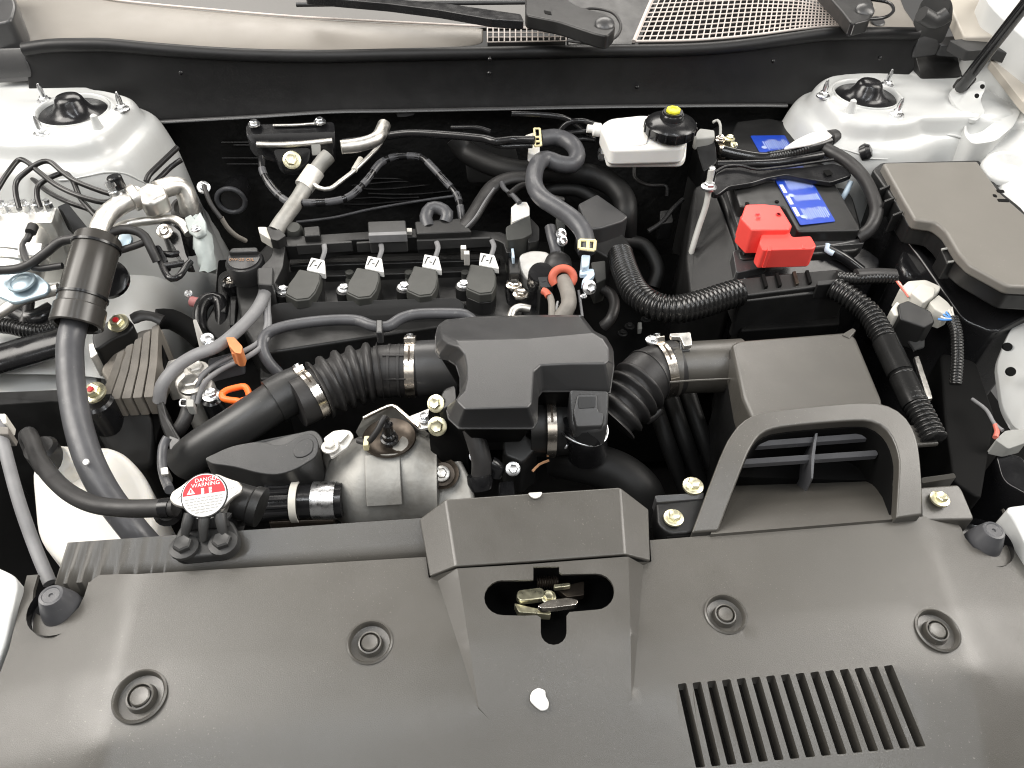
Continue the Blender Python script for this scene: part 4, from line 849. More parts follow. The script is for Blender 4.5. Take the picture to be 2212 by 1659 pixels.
prism('lid_lug', [(1818, 722, .0), (1842, 708, .0), (1850, 713, .0), (1835, 730, .0)], 0, -.03, 'cover_plastic', ab, rnd=.002, bev=.002)
bs = thing('maf_sensor_bracket', 'bright folded metal tab on top of the air box tube', 'bracket')
prism('tab', [(1446, 720, .0), (1492, 717, .0), (1496, 745, -.004), (1478, 748, -.006), (1470, 728, -.002), (1450, 728, -.002)], 0, -.02, 'alloy', bs, rnd=.002, bev=.0015, thick=.006)
prism('sensor', [(1468, 730, -.006), (1488, 728, -.006), (1492, 758, -.015), (1470, 760, -.015)], 0, -.04, 'satin_plastic', bs, bev=.002)
bolt(bs, at(1408, 735, -.004), .005, 'zinc')
# ---- air scoop
sc = thing('air_scoop', 'grey black arched air scoop with louvres behind the cover', 'air scoop')
out = [(1494, 1150, .004), (1556, 985, .030), (1580, 938, .036), (1606, 908, .040), (1646, 890, .043), (1740, 878, .045), (1860, 868, .046), (1910, 872, .0455), (1946, 890, .043), (1970, 920, .039), (1984, 962, .034), (1992, 1040, .022), (1992, 1112, .010)]
inn = [(1552, 1146, .004), (1606, 1004, .028), (1622, 968, .033), (1640, 942, .036), (1670, 926, .038), (1745, 916, .039), (1858, 908, .040), (1888, 912, .0395), (1912, 926, .038), (1930, 950, .0355), (1942, 992, .030), (1940, 1050, .021), (1936, 1120, .010)]
O_, I_ = spline(px3(out, 0), .012), spline(px3(inn, 0), .012)
def even(P, m):
    L = [0]
    for i in range(1, len(P)): L.append(L[-1]+(P[i]-P[i-1]).length)
    o_, k = [], 0
    for i in range(m):
        s_ = L[-1]*i/(m-1)
        while k < len(L)-2 and L[k+1] < s_: k += 1
        o_.append(P[k].lerp(P[k+1], (s_-L[k])/(L[k+1]-L[k])))
    return o_
n = 41; O_, I_ = even(O_, n), even(I_, n)
def strip(name, A, B, mat): return new(name, A+B, [(i, i+1, n+i+1, n+i) for i in range(n-1)], mat, sc, solid=.0015)
vs_ = O_+I_+[p+V((0, 0, -.045)) for p in O_]+[p+V((0, .002, -.012)) for p in I_]
fs = []
for i in range(n-1):
    fs += [(i, i+1, n+i+1, n+i), (2*n+i, 2*n+i+1, i+1, i), (n+i, n+i+1, 3*n+i+1, 3*n+i)]
fs += [(0, n, 3*n, 2*n), (n-1, 2*n-1, 4*n-1, 3*n-1)]
new('arch', vs_, fs, 'cover_plastic', sc, bevel=.0022, seg=3, lim=35)
strip('throat_shade_liner', [p+V((0, .0025, -.0125)) for p in I_], [p+V((0, .01, -.09)) for p in I_], 'deep_black')  # black liner; the shade of the opening is put into its colour
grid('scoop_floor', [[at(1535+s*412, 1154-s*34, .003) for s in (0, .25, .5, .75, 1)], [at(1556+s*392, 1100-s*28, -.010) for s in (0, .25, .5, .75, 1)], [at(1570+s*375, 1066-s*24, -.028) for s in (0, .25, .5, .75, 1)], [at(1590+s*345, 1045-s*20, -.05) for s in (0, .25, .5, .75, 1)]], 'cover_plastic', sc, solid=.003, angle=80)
prism('throat_shade', [(1570, 1030, -.03), (1620, 900, -.03), (1900, 890, -.03), (1965, 930, -.03), (1965, 1040, -.035)], 0, -.2, 'deep_black', sc, bev=0)  # black block coloured as the shade inside the scoop
for py, x0, x1, z in ((952, 1618, 1884, .017), (990, 1600, 1894, .009)):
    vs_ = [at(x0, py+2, z), at(x1, py-18, z), at(x1+4, py-6, z-.004), at(x0-4, py+14, z-.004)]
    prism_w('louvre', vs_, z-.03, 'hose_grey', sc, rnd=.003, bev=.0018, thick=.006)
prism('divider', [(1763, 921, .024), (1769, 921, .024), (1760, 985, .012), (1757, 1034, -.004), (1752, 1034, -.004), (1753, 985, .012)], 0, -.08, 'hose_grey', sc, bev=.0008)
prism('left_foot', [(1416, 1072, .004), (1520, 1066, .006), (1530, 1080, .004), (1500, 1150, -.002), (1445, 1156, -.004), (1420, 1132, 0)], 0, -.03, 'dark_plastic', sc, rnd=.008, bev=.003)
prism('left_rail', [(1414, 1070, .010), (1522, 1063, .010), (1520, 1078, .006), (1418, 1086, .006)], 0, -.01, 'satin_plastic', sc, rnd=.002, bev=.0015)
prism('right_foot', [(1986, 1052, .006), (2070, 1046, .006), (2080, 1060, .005), (2106, 1122, -.002), (1990, 1124, -.002)], 0, -.03, 'cover_plastic', sc, rnd=.004, bev=.003)
prism('right_rail', [(1990, 1032, .010), (2062, 1022, .010), (2066, 1032, .006), (1992, 1044, .006)], 0, -.02, 'cover_plastic', sc, rnd=.002, bev=.002)
bolt(sc, at(1455, 1119, .003), .0064, 'yellow_zinc'); bolt(sc, at(1497, 1050, .012), .0068, 'yellow_zinc'); bolt(sc, at(2030, 1078, .007), .0062, 'yellow_zinc')
prism('seal_strip', [(1440, 1157, -.004), (1700, 1140, -.004), (2056, 1118, -.004), (2056, 1124, -.006), (1700, 1147, -.006), (1440, 1163, -.006)], 0, -.03, 'deep_black', sc, bev=.001)
pt = thing('end_plate', 'flat grey bracket plate under the end of the ribbed conduit', 'bracket')
prism('plate', [(1960, 918, -.03), (2008, 915, -.03), (2030, 958, -.035), (1978, 962, -.035)], 0, -.06, 'cover_plastic', pt, bev=.002, thick=.006)
# ================================================================== harness conduits
h1 = thing('harness_conduit', 'thick ribbed black conduit sweeping from engine to wiring channel', 'conduit')
tube('sleeve', [(1340, 552, -.03), (1352, 590, -.022), (1372, 630, -.016), (1408, 658, -.012), (1455, 668, -.010), (1510, 658, -.008), (1560, 642, -.006), (1600, 630, -.004)], .0185, 'conduit_black', h1, seg=22, corr=(.0062, .15))
h2 = thing('wiring_channel', 'black box wiring channel in front of the battery', 'wiring channel')
prism('channel', [(1590, 602, .0), (1700, 590, .002), (1818, 580, .002), (1836, 592, .0), (1830, 612, -.004), (1600, 640, -.006)], 0, -.055, 'dark_plastic', h2, rnd=.004, bev=.0025)
prism('front_wall', [(1598, 636, -.010), (1832, 612, -.008), (1834, 626, -.012), (1600, 652, -.014)], 0, -.075, 'dark_plastic', h2, rnd=.003, bev=.002)
for px in (1645, 1675, 1712, 1740): prism('lid_notch', [(px, 597-(px-1590)*.09, .0042), (px+7, 596-(px-1590)*.09, .0042), (px+15, 622-(px-1590)*.09, .001), (px+8, 624-(px-1590)*.09, .001)], 0, -.01, 'burnt_steel' if px == 1712 else 'deep_black', h2, bev=.0006)
prism('lid_clip', [(1766, 606, .006), (1822, 601, .006), (1824, 612, .002), (1766, 617, .002)], 0, -.02, 'dark_plastic', h2, rnd=.002, bev=.0015)
prism('support', [(1600, 655), (1815, 640), (1815, 700), (1600, 715)], -.06, -.25, 'deep_black', h2, bev=.003)
h3 = thing('harness_conduit', 'ribbed black conduit curving down past the air filter box', 'conduit')
tube('sleeve', [(1800, 622, -.006), (1832, 640, -.006), (1872, 672, -.010), (1902, 716, -.014), (1928, 770, -.018), (1958, 835, -.022), (1990, 895, -.026), (2018, 950, -.03)], .0148, 'conduit_black', h3, seg=20, corr=(.0062, .15))
tube('tape_wrap', [(1912, 738, -.0145), (1928, 772, -.0175), (1945, 808, -.02)], .0152, 'conduit_black', h3, seg=20)
tube('tape_wrap', [(1950, 818, -.021), (1966, 852, -.0235), (1978, 876, -.0255)], .0152, 'conduit_black', h3, seg=20)
h4 = thing('harness_conduit', 'slim ribbed conduit running to the grey connector cluster', 'conduit')
tube('sleeve', [(1806, 598, .0), (1850, 602, .001), (1890, 600, .002), (1936, 600, .002)], .0082, 'conduit_black', h4, seg=16, corr=(.0045, .12))
tube('tape', [(1850, 592, .006), (1890, 590, .006), (1935, 592, .006)], .0085, 'rubber', h4, seg=14, flat=.7)
# connector cluster
cn = thing('connector_cluster', 'pale grey wiring connectors with red and blue wires by fuse box', 'connector')
prism('grey_plug', [(1942, 624, .0), (1962, 606, .004), (2000, 603, .006), (2034, 618, .004), (2030, 628, .002), (2010, 650, -.002), (1975, 648, -.004)], 0, -.03, 'connector', cn, rnd=.003, bev=.002)
prism('plug_face', [(1968, 632, .006), (1990, 611, .010), (2022, 622, .009), (2018, 640, .005), (1995, 655, .001)], 0, -.02, 'connector', cn, rnd=.003, bev=.0015)
prism('side_plug', [(2008, 652, .0), (2028, 636, .002), (2048, 652, .0), (2060, 668, -.003), (2042, 680, -.006), (2020, 668, -.003)], 0, -.03, 'connector', cn, rnd=.002, bev=.0015)
prism('white_end', [(1924, 668, -.006), (1938, 650, -.002), (1950, 660, -.004), (1945, 682, -.010), (1932, 682, -.01)], 0, -.04, 'connector', cn, rnd=.002, bev=.0015)
prism('black_plug', [(1940, 656, .0), (1962, 648, .002), (2012, 672, -.002), (2020, 696, -.008), (1998, 708, -.012), (1945, 690, -.01)], 0, -.05, 'dark_plastic', cn, rnd=.003, bev=.002)
for k in range(5): tube('lead_wire', [(1936, 603+k, .002), (1944+k*2, 612+k*4, .002), (1950+k*3, 622+k*5, .0)], .0013, ('wire_red', 'wire_white', 'wire_red', 'wire_white', 'wire_red')[k], cn, seg=6)
for k in range(6): tube('lead_wire', [(2056-k*6, 664+k*5, -.004), (2058-k*4, 676+k*3, -.004), (2062, 690, -.006)], .0013, ('wire_white', 'wire_white', 'wire_blue', 'wire_blue', 'wire_white', 'wire_blue')[k], cn, seg=6)
tube('down_lead', [(2058, 688, -.008), (2066, 720, -.014), (2068, 770, -.03), (2064, 830, -.05)], .0075, 'conduit_black', cn, seg=12, corr=(.004, .1))
prism('bracket', [(1950, 715, -.03), (1968, 722, -.03), (1985, 735, -.035), (1998, 728, -.035), (1998, 748, -.045), (1975, 755, -.045)], 0, -.08, 'satin_plastic', cn, bev=.002, thick=.004)
c2 = thing('lamp_connector', 'pale grey lamp connector with red wire at the frame edge', 'connector')
prism('plug', [(2150, 950, -.05), (2172, 930, -.047), (2216, 926, -.046), (2220, 955, -.055), (2178, 970, -.06)], 0, -.075, 'connector_grey', c2, rnd=.003, bev=.002)
tube('red_wire', [(2150, 918, -.05), (2154, 932, -.05), (2150, 945, -.05)], .003, 'wire_red', c2, seg=8); tube('white_wire', [(2100, 862, -.06), (2130, 885, -.055), (2148, 915, -.05), (2166, 930, -.047)], .0022, 'conduit_grey', c2, seg=8)
prism('mount', [(2150, 975, -.075), (2212, 985, -.075), (2240, 1080, -.08), (2165, 1040, -.09)], 0, -.2, 'gloss_black', c2, rnd=.01, bev=.004)
bb = thing('bracket_arm', 'bright angled steel arm beside the curving ribbed conduit', 'bracket')
prism('arm', [(1975, 770, -.06), (1985, 768, -.06), (2012, 850, -.07), (2015, 860, -.07), (2003, 862, -.07)], 0, -.09, 'alloy', bb, bev=.001, thick=.006)
# ================================================================== battery
bt_ = thing('battery', 'black car battery with blue printed label under a hold down strap', 'battery')
prism('case', [(1500, 300, .0), (1600, 240, .0), (1745, 262, .0), (1845, 430, .0), (1868, 512, .0), (1858, 540, .0), (1598, 560, .0), (1560, 430, .0)], 0, -.22, 'dark_plastic', bt_, rnd=.01, bev=.004)
prism('lid', [(1592, 262, .026), (1660, 254, .026), (1742, 274, .026), (1800, 388, .026), (1858, 488, .026), (1858, 497, .024), (1724, 500, .024), (1694, 446, .026), (1598, 446, .026), (1582, 400, .026), (1560, 330, .026)], 0, -.005, 'dark_plastic', bt_, rnd=.006, bev=.003)
prism('terminal_step', [(1560, 385, .010), (1700, 440, .010), (1728, 505, .008), (1862, 500, .008), (1868, 526, .006), (1612, 545, .006)], 0, -.05, 'satin_plastic', bt_, rnd=.004, bev=.003)
zl = .0265
lab_px = [(1621, 293), (1695, 292), (1805, 478), (1729, 486)]
Lb = px3(lab_px, zl); lb = prism_w('blue_label', Lb, 0, 'blue_label', bt_, rnd=.003, thick=.0008, bev=0)
def on_label(u, v): return (Lb[0].lerp(Lb[1], u)).lerp(Lb[3].lerp(Lb[2], u), v)+V((0, 0, .0005))
def ink(u0, v0, u1, v1, mat='label_ink'):
    q = [on_label(u0, v0), on_label(u1, v0), on_label(u1, v1), on_label(u0, v1)]
    new('print_row', q, [(0, 1, 2, 3)], mat, lb)
rnd = random.Random(5)
for k in range(4): ink(.03, .47+k*.12, .13, .56+k*.12, 'print_white') if k else ink(.03, .40, .20, .46, 'print_white')
ink(.24, .40, .32, .46, 'print_white'); ink(.05, .34, .16, .39, 'print_white')
for v0, v1 in ((.05, .19), (.42, .49), (.52, .66), (.70, .78), (.84, .965)):
    u = .24
    while u < .93:
        w = rnd.uniform(.022, .034); top = v0+rnd.uniform(0, .25)*(v1-v0)
        ink(u, top, u+w, v1-rnd.uniform(0, .2)*(v1-v0)); u += w+rnd.uniform(.02, .034)
for u, v in ((.2, .155), (.2, .71), (.2, .93)):
    c = on_label(u, v); lathe('symbol', c, (0, 0, 1), [(0, .0003), (.0042, .0003), (.0042, 0)], 'label_ink', lb, seg=16)
for px, py in ((1614, 440), (1678, 436)): lathe('vent_plug', at(px, py, .0265), (0, 0, 1), [(.003, 0), (.003, .001), (0, .001)], 'deep_black', bt_, seg=10)
tube('case_rim', [(1606, 545, .004), (1700, 540, .004), (1800, 530, .004), (1866, 518, .006)], .0035, 'satin_plastic', bt_, seg=8)
# battery tray / box
btx = thing('battery_box', 'black battery tray wall on the engine side of the battery', 'battery tray')
prism('side_wall', [(1500, 400, .004), (1540, 395, .004), (1600, 555, -.004), (1598, 610, -.02), (1490, 640, -.06), (1480, 560, -.04)], 0, -.25, 'dark_plastic', btx, rnd=.01, bev=.004)
prism('front_wall', [(1585, 560, -.004), (1865, 530, -.004), (1905, 560, -.02), (1890, 600, -.03), (1600, 605, -.02)], 0, -.2, 'gloss_black', btx, rnd=.01, bev=.004)
prism('cable_shroud', [(1582, 540, .0), (1640, 530, .004), (1660, 575, -.006), (1590, 590, -.008)], 0, -.06, 'satin_plastic', btx, rnd=.006, bev=.003)
# red terminal cover
rc = thing('terminal_cover', 'bright red plastic cover on the positive battery terminal', 'terminal cover')
prism('upper_box', [(1611, 441, .048), (1650, 440, .048), (1685, 444, .048), (1712, 488, .046), (1704, 496, .046), (1624, 497, .046), (1600, 472, .046)], 0, .008, 'red_plastic', rc, rnd=.003, bev=.002)
prism('lower_box', [(1648, 497, .040), (1702, 495, .040), (1712, 511, .038), (1752, 509, .038), (1764, 530, .035), (1758, 537, .034), (1648, 540, .034), (1640, 525, .036)], 0, .004, 'red_plastic', rc, rnd=.003, bev=.002)
prism('hinge_line', [(1648, 497, .0435), (1702, 495, .0435), (1703, 500, .042), (1648, 502, .042)], 0, .03, 'red_plastic', rc, bev=.001)
prism('side_rib', [(1599, 468, .040), (1605, 462, .042), (1612, 482, .040), (1607, 486, .038)], 0, .01, 'red_plastic', rc, bev=.001)
for a in ((1664, 533), (1738, 528)): prism('snap_tab', [(a[0]-4, a[1]-2, .0362), (a[0]+2, a[1]-3, .0362), (a[0]+2, a[1]+8, .0345), (a[0]-6, a[1]+8, .0345)], 0, .006, 'red_plastic', rc, bev=.0008)
lathe('moulded_mark', at(1682, 463, .0478), (0, 0, 1), [(.0035, 0), (.0035, .0006), (.0024, .0006), (.0024, 0)], 'print_red', rc, seg=16)
for px in (1632, 1634): prism('moulded_mark', [(px, 461+(px-1632)*4, .0484), (px+9, 461+(px-1632)*4, .0484), (px+9, 463+(px-1632)*4, .0484), (px, 463+(px-1632)*4, .0484)], 0, .04, 'print_red', rc, thick=.0006, bev=0)
# hold-down strap
hd = thing('hold_down_strap', 'black steel battery hold down bar across the blue label', 'strap')
prism('bar', [(1540, 400, .036), (1546, 374, .040), (1566, 362, .043), (1600, 360, .043), (1634, 368, .041), (1672, 365, .041), (1740, 360, .042), (1800, 352, .044), (1826, 360, .044), (1842, 378, .041), (1796, 394, .036), (1752, 387, .037), (1700, 377, .037), (1656, 385, .036), (1624, 395, .036), (1574, 403, .036), (1552, 420, .032), (1538, 418, .032)], 0, 0, 'gloss_black', hd, rnd=.005, bev=.002, thick=.008)
tube('upper_flange', [(1545, 372, .043), (1566, 360, .047), (1600, 358, .047), (1634, 366, .045), (1680, 362, .045), (1740, 354, .046), (1800, 345, .049)], .0022, 'gloss_black', hd, seg=8)
prism('slot', [(1778, 368, .0428), (1792, 366, .0428), (1800, 376, .0415), (1786, 380, .0415)], 0, 0, 'deep_black', hd, rnd=.002, bev=0, thick=.0006)
hb = thing('hold_down_rod', 'pale steel hooked rod and nut clamping the battery strap', 'rod')
tube('rod', [(1536, 368, .062), (1532, 395, .046), (1526, 440, .02), (1508, 495, -.01), (1496, 535, -.03), (1486, 570, -.05)], .0042, 'connector_grey', hb, seg=10)
bolt(hb, at(1531, 404, .042), .0075, 'zinc', name='nut')
lathe('threaded_end', at(1535, 380, .05), (.03, .1, 1), [(.0048, -.012), (.0048, .012), (.003, .014), (0, .014)], 'zinc', hb, seg=12)
# negative terminal clamp with cables
nt_ = thing('terminal_clamp', 'shiny tin plated negative battery clamp behind the strap', 'terminal clamp')
prism('clamp', [(1545, 294, .042), (1562, 288, .044), (1570, 300, .044), (1588, 305, .042), (1592, 318, .040), (1572, 326, .038), (1555, 318, .04)], 0, .02, 'clamp_steel', nt_, rnd=.003, bev=.002)
bolt(nt_, at(1576, 300, .046), .0055, 'yellow_zinc'); bolt(nt_, at(1585, 314, .044), .0045, 'yellow_zinc', axis=(.5, -.4, .6)); bolt(nt_, at(1556, 302, .045), .005, 'clamp_steel')
tube('vent_hook', [(1556, 292, .05), (1556, 270, .06), (1550, 260, .062), (1540, 264, .06)], .0022, 'connector_grey', nt_, seg=8)
sn = thing('battery_sensor', 'grey topped black current sensor next to the negative clamp', 'sensor')
prism('body', [(1500, 296, .045), (1520, 288, .048), (1545, 296, .045), (1550, 350, .025), (1520, 372, .015), (1510, 340, .025)], 0, -.02, 'dark_plastic', sn, rnd=.006, bev=.004)
prism('cap', [(1500, 290, .052), (1512, 276, .056), (1544, 280, .055), (1545, 296, .05), (1504, 300, .049)], 0, .03, 'connector_grey', sn, rnd=.003, bev=.003)
cb = thing('ground_cable', 'thick black ground cable looping over the battery to the fender', 'cable')
tube('cable', [(1562, 326, .036), (1600, 335, .036), (1650, 342, .038), (1700, 334, .044), (1750, 320, .052), (1790, 305, .056), (1815, 298, .056), (1828, 305, .05)], .0088, 'conduit_black', cb, seg=14)
tube('ribbed_sleeve', [(1660, 341, .040), (1700, 334, .0445), (1745, 321, .0525)], .0098, 'conduit_black', cb, seg=14, corr=(.004, .12))
tube('boot', [(1790, 300, .058), (1815, 296, .056), (1826, 308, .05)], .0125, 'rubber', cb, seg=14)
cs = thing('cable_shield', 'white crescent shaped plastic sheet under the ground cable', 'shield')
prism('sheet', [(1690, 322, .060), (1718, 302, .064), (1752, 286, .067), (1785, 281, .067), (1806, 288, .066), (1790, 300, .064), (1750, 312, .062)], 0, 0, 'tank_white', cs, rnd=.008, bev=.001, thick=.003)
pc_ = thing('power_cable', 'thick black cable curving down between battery and fuse box', 'cable')
tube('cable', [(1772, 316, .05), (1800, 330, .05), (1835, 352, .048), (1866, 385, .044), (1888, 430, .036), (1893, 462, .028), (1878, 496, .018), (1852, 514, .008)], .0092, 'rubber', pc_, seg=14)
lathe('grommet', at(1866, 330, .05), (.7, -.3, .5), [(.008, -.006), (.012, -.004), (.013, .004), (.009, .010), (0, .012)], 'gloss_black', pc_, seg=18)
tube('second_lead', [(1550, 356, .03), (1620, 355, .036), (1680, 352, .04), (1740, 342, .045), (1775, 335, .046)], .0065, 'gloss_black', pc_, seg=12)
pl = thing('fuse_link', 'short black lead with silver lug below the red terminal cover', 'lead')
tube('lead', [(1786, 537, .0), (1810, 550, -.004), (1830, 562, -.010), (1860, 585, -.02)], .0075, 'gloss_black', pl, seg=12)
tube('silver_lug', [(1788, 528, .006), (1786, 540, .002), (1800, 548, 0)], .004, 'blue_clip', pl, seg=8)
rd2 = thing('hold_down_rod', 'pale steel rod on the fender side of the battery', 'rod')
tube('rod', [(1838, 392, .03), (1825, 420, .015), (1806, 445, -.005)], .0042, 'blue_clip', rd2, seg=10)
# ================================================================== fuse box
fb = thing('fuse_box', 'large fuse box with flat beige grey lid at the frame edge', 'fuse box')
prism('lid', [(1906, 351, .058), (2112, 347, .056), (2162, 417, .056), (2235, 480, .056), (2290, 560, .056), (2290, 622, .054), (2178, 618, .054), (2094, 572, .054), (2070, 545, .055), (2042, 498, .056), (2022, 480, .057), (1976, 474, .057), (1950, 430, .057)], 0, .04, 'fuse_lid', fb, rnd=.006, bev=.004, seg=3)
prism('lid_skirt', [(1884, 366, .046), (1904, 350, .048), (2116, 345, .046), (2168, 417, .046), (2300, 520, .046), (2300, 640, .040), (2172, 634, .040), (2088, 586, .040), (2062, 560, .042), (2032, 512, .043), (2014, 494, .044), (1964, 488, .044), (1936, 440, .045)], 0, .015, 'dark_plastic', fb, rnd=.006, bev=.003)
prism('body', [(1890, 380, .02), (1910, 365, .02), (2120, 365, .02), (2300, 530, .02), (2300, 640, .012), (2150, 720, -.03), (2080, 690, -.03), (1990, 560, .0), (1945, 500, .014)], 0, -.25, 'gloss_black', fb, rnd=.01, bev=.004, draft=-.01)
for px, py in ((1916, 402), (1926, 428), (1944, 458)): prism('skirt_rib', [(px-16, py+4, .0475), (px+6, py-4, .050), (px+8, py-1, .050), (px-14, py+8, .047)], 0, .02, 'dark_plastic', fb, bev=.001)
for px, py, w in ((2160, 412, 8), (2148, 422, 4), (2166, 432, 12)): prism('lid_hole', [(px-w, py-3, .0567), (px+w, py-2, .0567), (px+w+3, py+4, .0567), (px-w+3, py+3, .0567)], 0, 0, 'deep_black', fb, rnd=.002, thick=.0007, bev=0)
ck = prism('lid_catch', [(2032, 538, .040), (2056, 536, .042), (2070, 566, .038), (2046, 570, .036)], 0, .01, 'dark_plastic', fb, bev=.002)
tube('catch_bar', [(2034, 539, .042), (2055, 538, .043), (2064, 562, .040), (2048, 566, .038)], .0016, 'connector_grey', fb, seg=6, step=.004)
prism('relay_housing', [(1940, 560, -.01), (1960, 520, .0), (2000, 505, .0), (2030, 530, .0), (2050, 580, -.01), (2010, 600, -.02), (1960, 600, -.02)], 0, -.15, 'gloss_black', fb, rnd=.02, bev=.008, seg=3)
# ================================================================== brake fluid reservoir
br_ = thing('brake_reservoir', 'white translucent brake fluid reservoir with black and yellow cap', 'reservoir')
prism('body', [(1296, 268, .070), (1316, 254, .072), (1390, 246, .074), (1480, 262, .074), (1486, 300, .070), (1478, 318, .066), (1318, 322, .066)], 0, .038, 'tank_white', br_, rnd=.010, bev=.006, seg=3)
prism('lower_body', [(1300, 290, .048), (1486, 285, .048), (1482, 338, .040), (1474, 347, .040), (1312, 348, .040)], 0, .028, 'tank_white', br_, rnd=.008, bev=.004, seg=3)
prism('panel', [(1330, 275, .0735), (1385, 262, .0735), (1402, 290, .073), (1398, 312, .0685), (1335, 314, .0685)], 0, .06, 'tank_white', br_, rnd=.008, bev=.002)
c = at(1449, 270, .084)
cap = lathe('screw_cap', c, (0, 0, 1), [(.036, -.012), (.0372, -.010), (.0372, .002), (.035, .005), (.024, .009), (.0175, .0105), (.017, .016), (.0155, .018), (.0145, .018), (.014, .021), (0, .021)], 'gloss_black', br_, seg=44, angle=35)
for k in range(16):
    a = 2*math.pi*k/16; d = V((math.cos(a), math.sin(a), 0)); tube_w('grip_rib', [c+d*.0372+V((0, 0, -.010)), c+d*.0376+V((0, 0, -.004)), c+d*.0372+V((0, 0, .002))], .0014, 'gloss_black', cap, seg=6, step=.004)
yc = lathe('yellow_cap', c, (0, 0, 1), [(.0105, .019), (.0105, .0235), (.0095, .025), (.005, .0253), (.0045, .024), (0, .024)], 'yellow_cap', br_, seg=8, angle=30)
lathe('nozzle', at(1288, 280, .06), (-1, .1, .1), [(.010, -.006), (.010, .004), (.006, .006), (.006, .014), (0, .014)], 'tank_white', br_, seg=16)
tube('mount_bolt', [(1300, 325, .03), (1300, 340, .03)], .006, 'zinc', br_, seg=10)
# ================================================================== heater hoses and fuel pipes
hh = thing('heater_hose', 'thick grey black heater hose with S bend down to the throttle', 'hose')
tube('hose', [(1168, 300, .045), (1205, 297, .045), (1236, 312, .042), (1247, 336, .036), (1236, 355, .03), (1210, 354, .03), (1182, 344, .034), (1165, 350, .036), (1155, 372, .034), (1155, 402, .03), (1172, 428, .026), (1205, 450, .022), (1240, 475, .016), (1262, 505, .008), (1268, 545, -.004)], .0125, 'hose_grey', hh, seg=18)
def open_clip(pts, parent, r=.0016):
    P = px3(pts, 0); P = P+[P[0]]
    for i in range(len(P)-1): tube_w('clip_bar', [P[i], P[i].lerp(P[i+1], .5), P[i+1]], r, 'yellow_clip', parent, seg=6, step=.01)
open_clip([(1154, 278, .060), (1166, 278, .060), (1169, 314, .055), (1156, 316, .055)], hh); open_clip([(1155, 296, .0585), (1167, 296, .0585), (1168, 305, .057), (1156, 306, .057)], hh)
prism('white_tab', [(1142, 312, .05), (1166, 312, .05), (1166, 330, .045), (1158, 335, .044), (1140, 330, .045)], 0, .03, 'tank_white', hh, rnd=.003, bev=.002)
prism('upper_ear', [(1134, 292, .055), (1158, 284, .058), (1158, 290, .057), (1140, 297, .054)], 0, .04, 'connector', hh, bev=.001)
open_clip([(1252, 519, .012), (1286, 520, .012), (1284, 541, .006), (1251, 537, .007)], hh, .0022); open_clip([(1269, 520, .0125), (1272, 520, .0125), (1271, 540, .0068), (1268, 540, .0068)], hh, .0015)
prism('blue_end', [(1256, 549, -.004), (1276, 550, -.004), (1272, 576, -.014), (1257, 578, -.014)], 0, -.03, 'blue_clip', hh, rnd=.003, bev=.002)
fp = thing('fuel_pipe', 'black glossy pipe running along the firewall to the yellow clip', 'pipe')
tube_w('pipe', [aty(740, 308, 1.08), aty(800, 300, 1.08), aty(880, 288, 1.07), aty(970, 292, 1.05), aty(1050, 300, 1.03), aty(1070, 306, 1.02), aty(1110, 302, 1.02), aty(1155, 303, 1.01)], .0058, 'gloss_black', fp, seg=12)
tube_w('lower_pipe', [aty(1050, 306, 1.03), aty(1085, 316, 1.02), aty(1120, 315, 1.015), aty(1150, 314, 1.01)], .0042, 'gloss_black', fp, seg=10)
tube_w('upper_line', [aty(975, 276, 1.1), aty(1030, 276, 1.09), aty(1060, 285, 1.08)], .004, 'gloss_black', fp, seg=8)
bl_ = thing('brake_pipe', 'bundle end of black brake pipes entering the fluid reservoir', 'pipe')
for k, pts in enumerate((((1105, 246), (1170, 248), (1220, 255), (1250, 275), (1275, 298)), ((1205, 288), (1225, 266), (1255, 261), (1285, 268)), ((1210, 290), (1250, 285), (1285, 284)), ((1235, 303), (1260, 300), (1285, 302)))):
    tube_w('pipe', [aty(a, b, 1.07-.002*k) for a, b in pts], .0042, 'gloss_black', bl_, seg=9)
wl = thing('engine_harness', 'taped black wiring loom arching behind the engine', 'wiring loom')
tube('loom', [(565, 340, .02), (568, 372, .01), (590, 408, -.002), (622, 436, -.01), (655, 438, -.012), (712, 436, -.012), (755, 424, -.01), (790, 392, .0), (822, 352, .012), (860, 338, .016), (908, 340, .016), (935, 362, .01), (960, 390, .0), (985, 418, -.01), (994, 445, -.018), (998, 480, -.03)], .0052, 'gloss_black', wl, seg=10, wob=.10)
cpts = spline(px3([(565, 340, .02), (568, 372, .01), (590, 408, -.002), (622, 436, -.01), (655, 438, -.012), (712, 436, -.012), (755, 424, -.01), (790, 392, .0), (822, 352, .012), (860, 338, .016), (908, 340, .016), (935, 362, .01), (960, 390, .0), (985, 418, -.01), (994, 445, -.018), (998, 480, -.03)], 0), .006)
rn = random.Random(3); i = 3
while i < len(cpts)-4:
    m_ = rn.choice((2, 3, 4)); tube_w('tape_glint', cpts[i:i+m_+1], .0056, 'hose_grey', wl, seg=10, step=.004); i += m_+rn.choice((1, 1, 2))  # pale tape lengths paint the highlight dashes along the loom
pp = thing('refrigerant_pipe', 'pale foil wrapped refrigerant pipe descending from the firewall bracket', 'pipe')
tube('pipe', [(710, 336, .02), (690, 358, .012), (668, 392, .0), (640, 435, -.012), (612, 475, -.022), (596, 500, -.03)], .0115, 'heat_shield', pp, seg=16, wob=.03)
tube('sleeve', [(682, 368, .010), (668, 388, .002), (656, 405, -.004)], .0145, 'cast_light', pp, seg=16)
tube('branch_pipe', [(672, 392, .002), (690, 406, .0), (712, 408, .0), (735, 392, .004), (768, 366, .010), (800, 335, .02), (822, 310, .03), (826, 285, .04)], .0034, 'alloy', pp, seg=10)
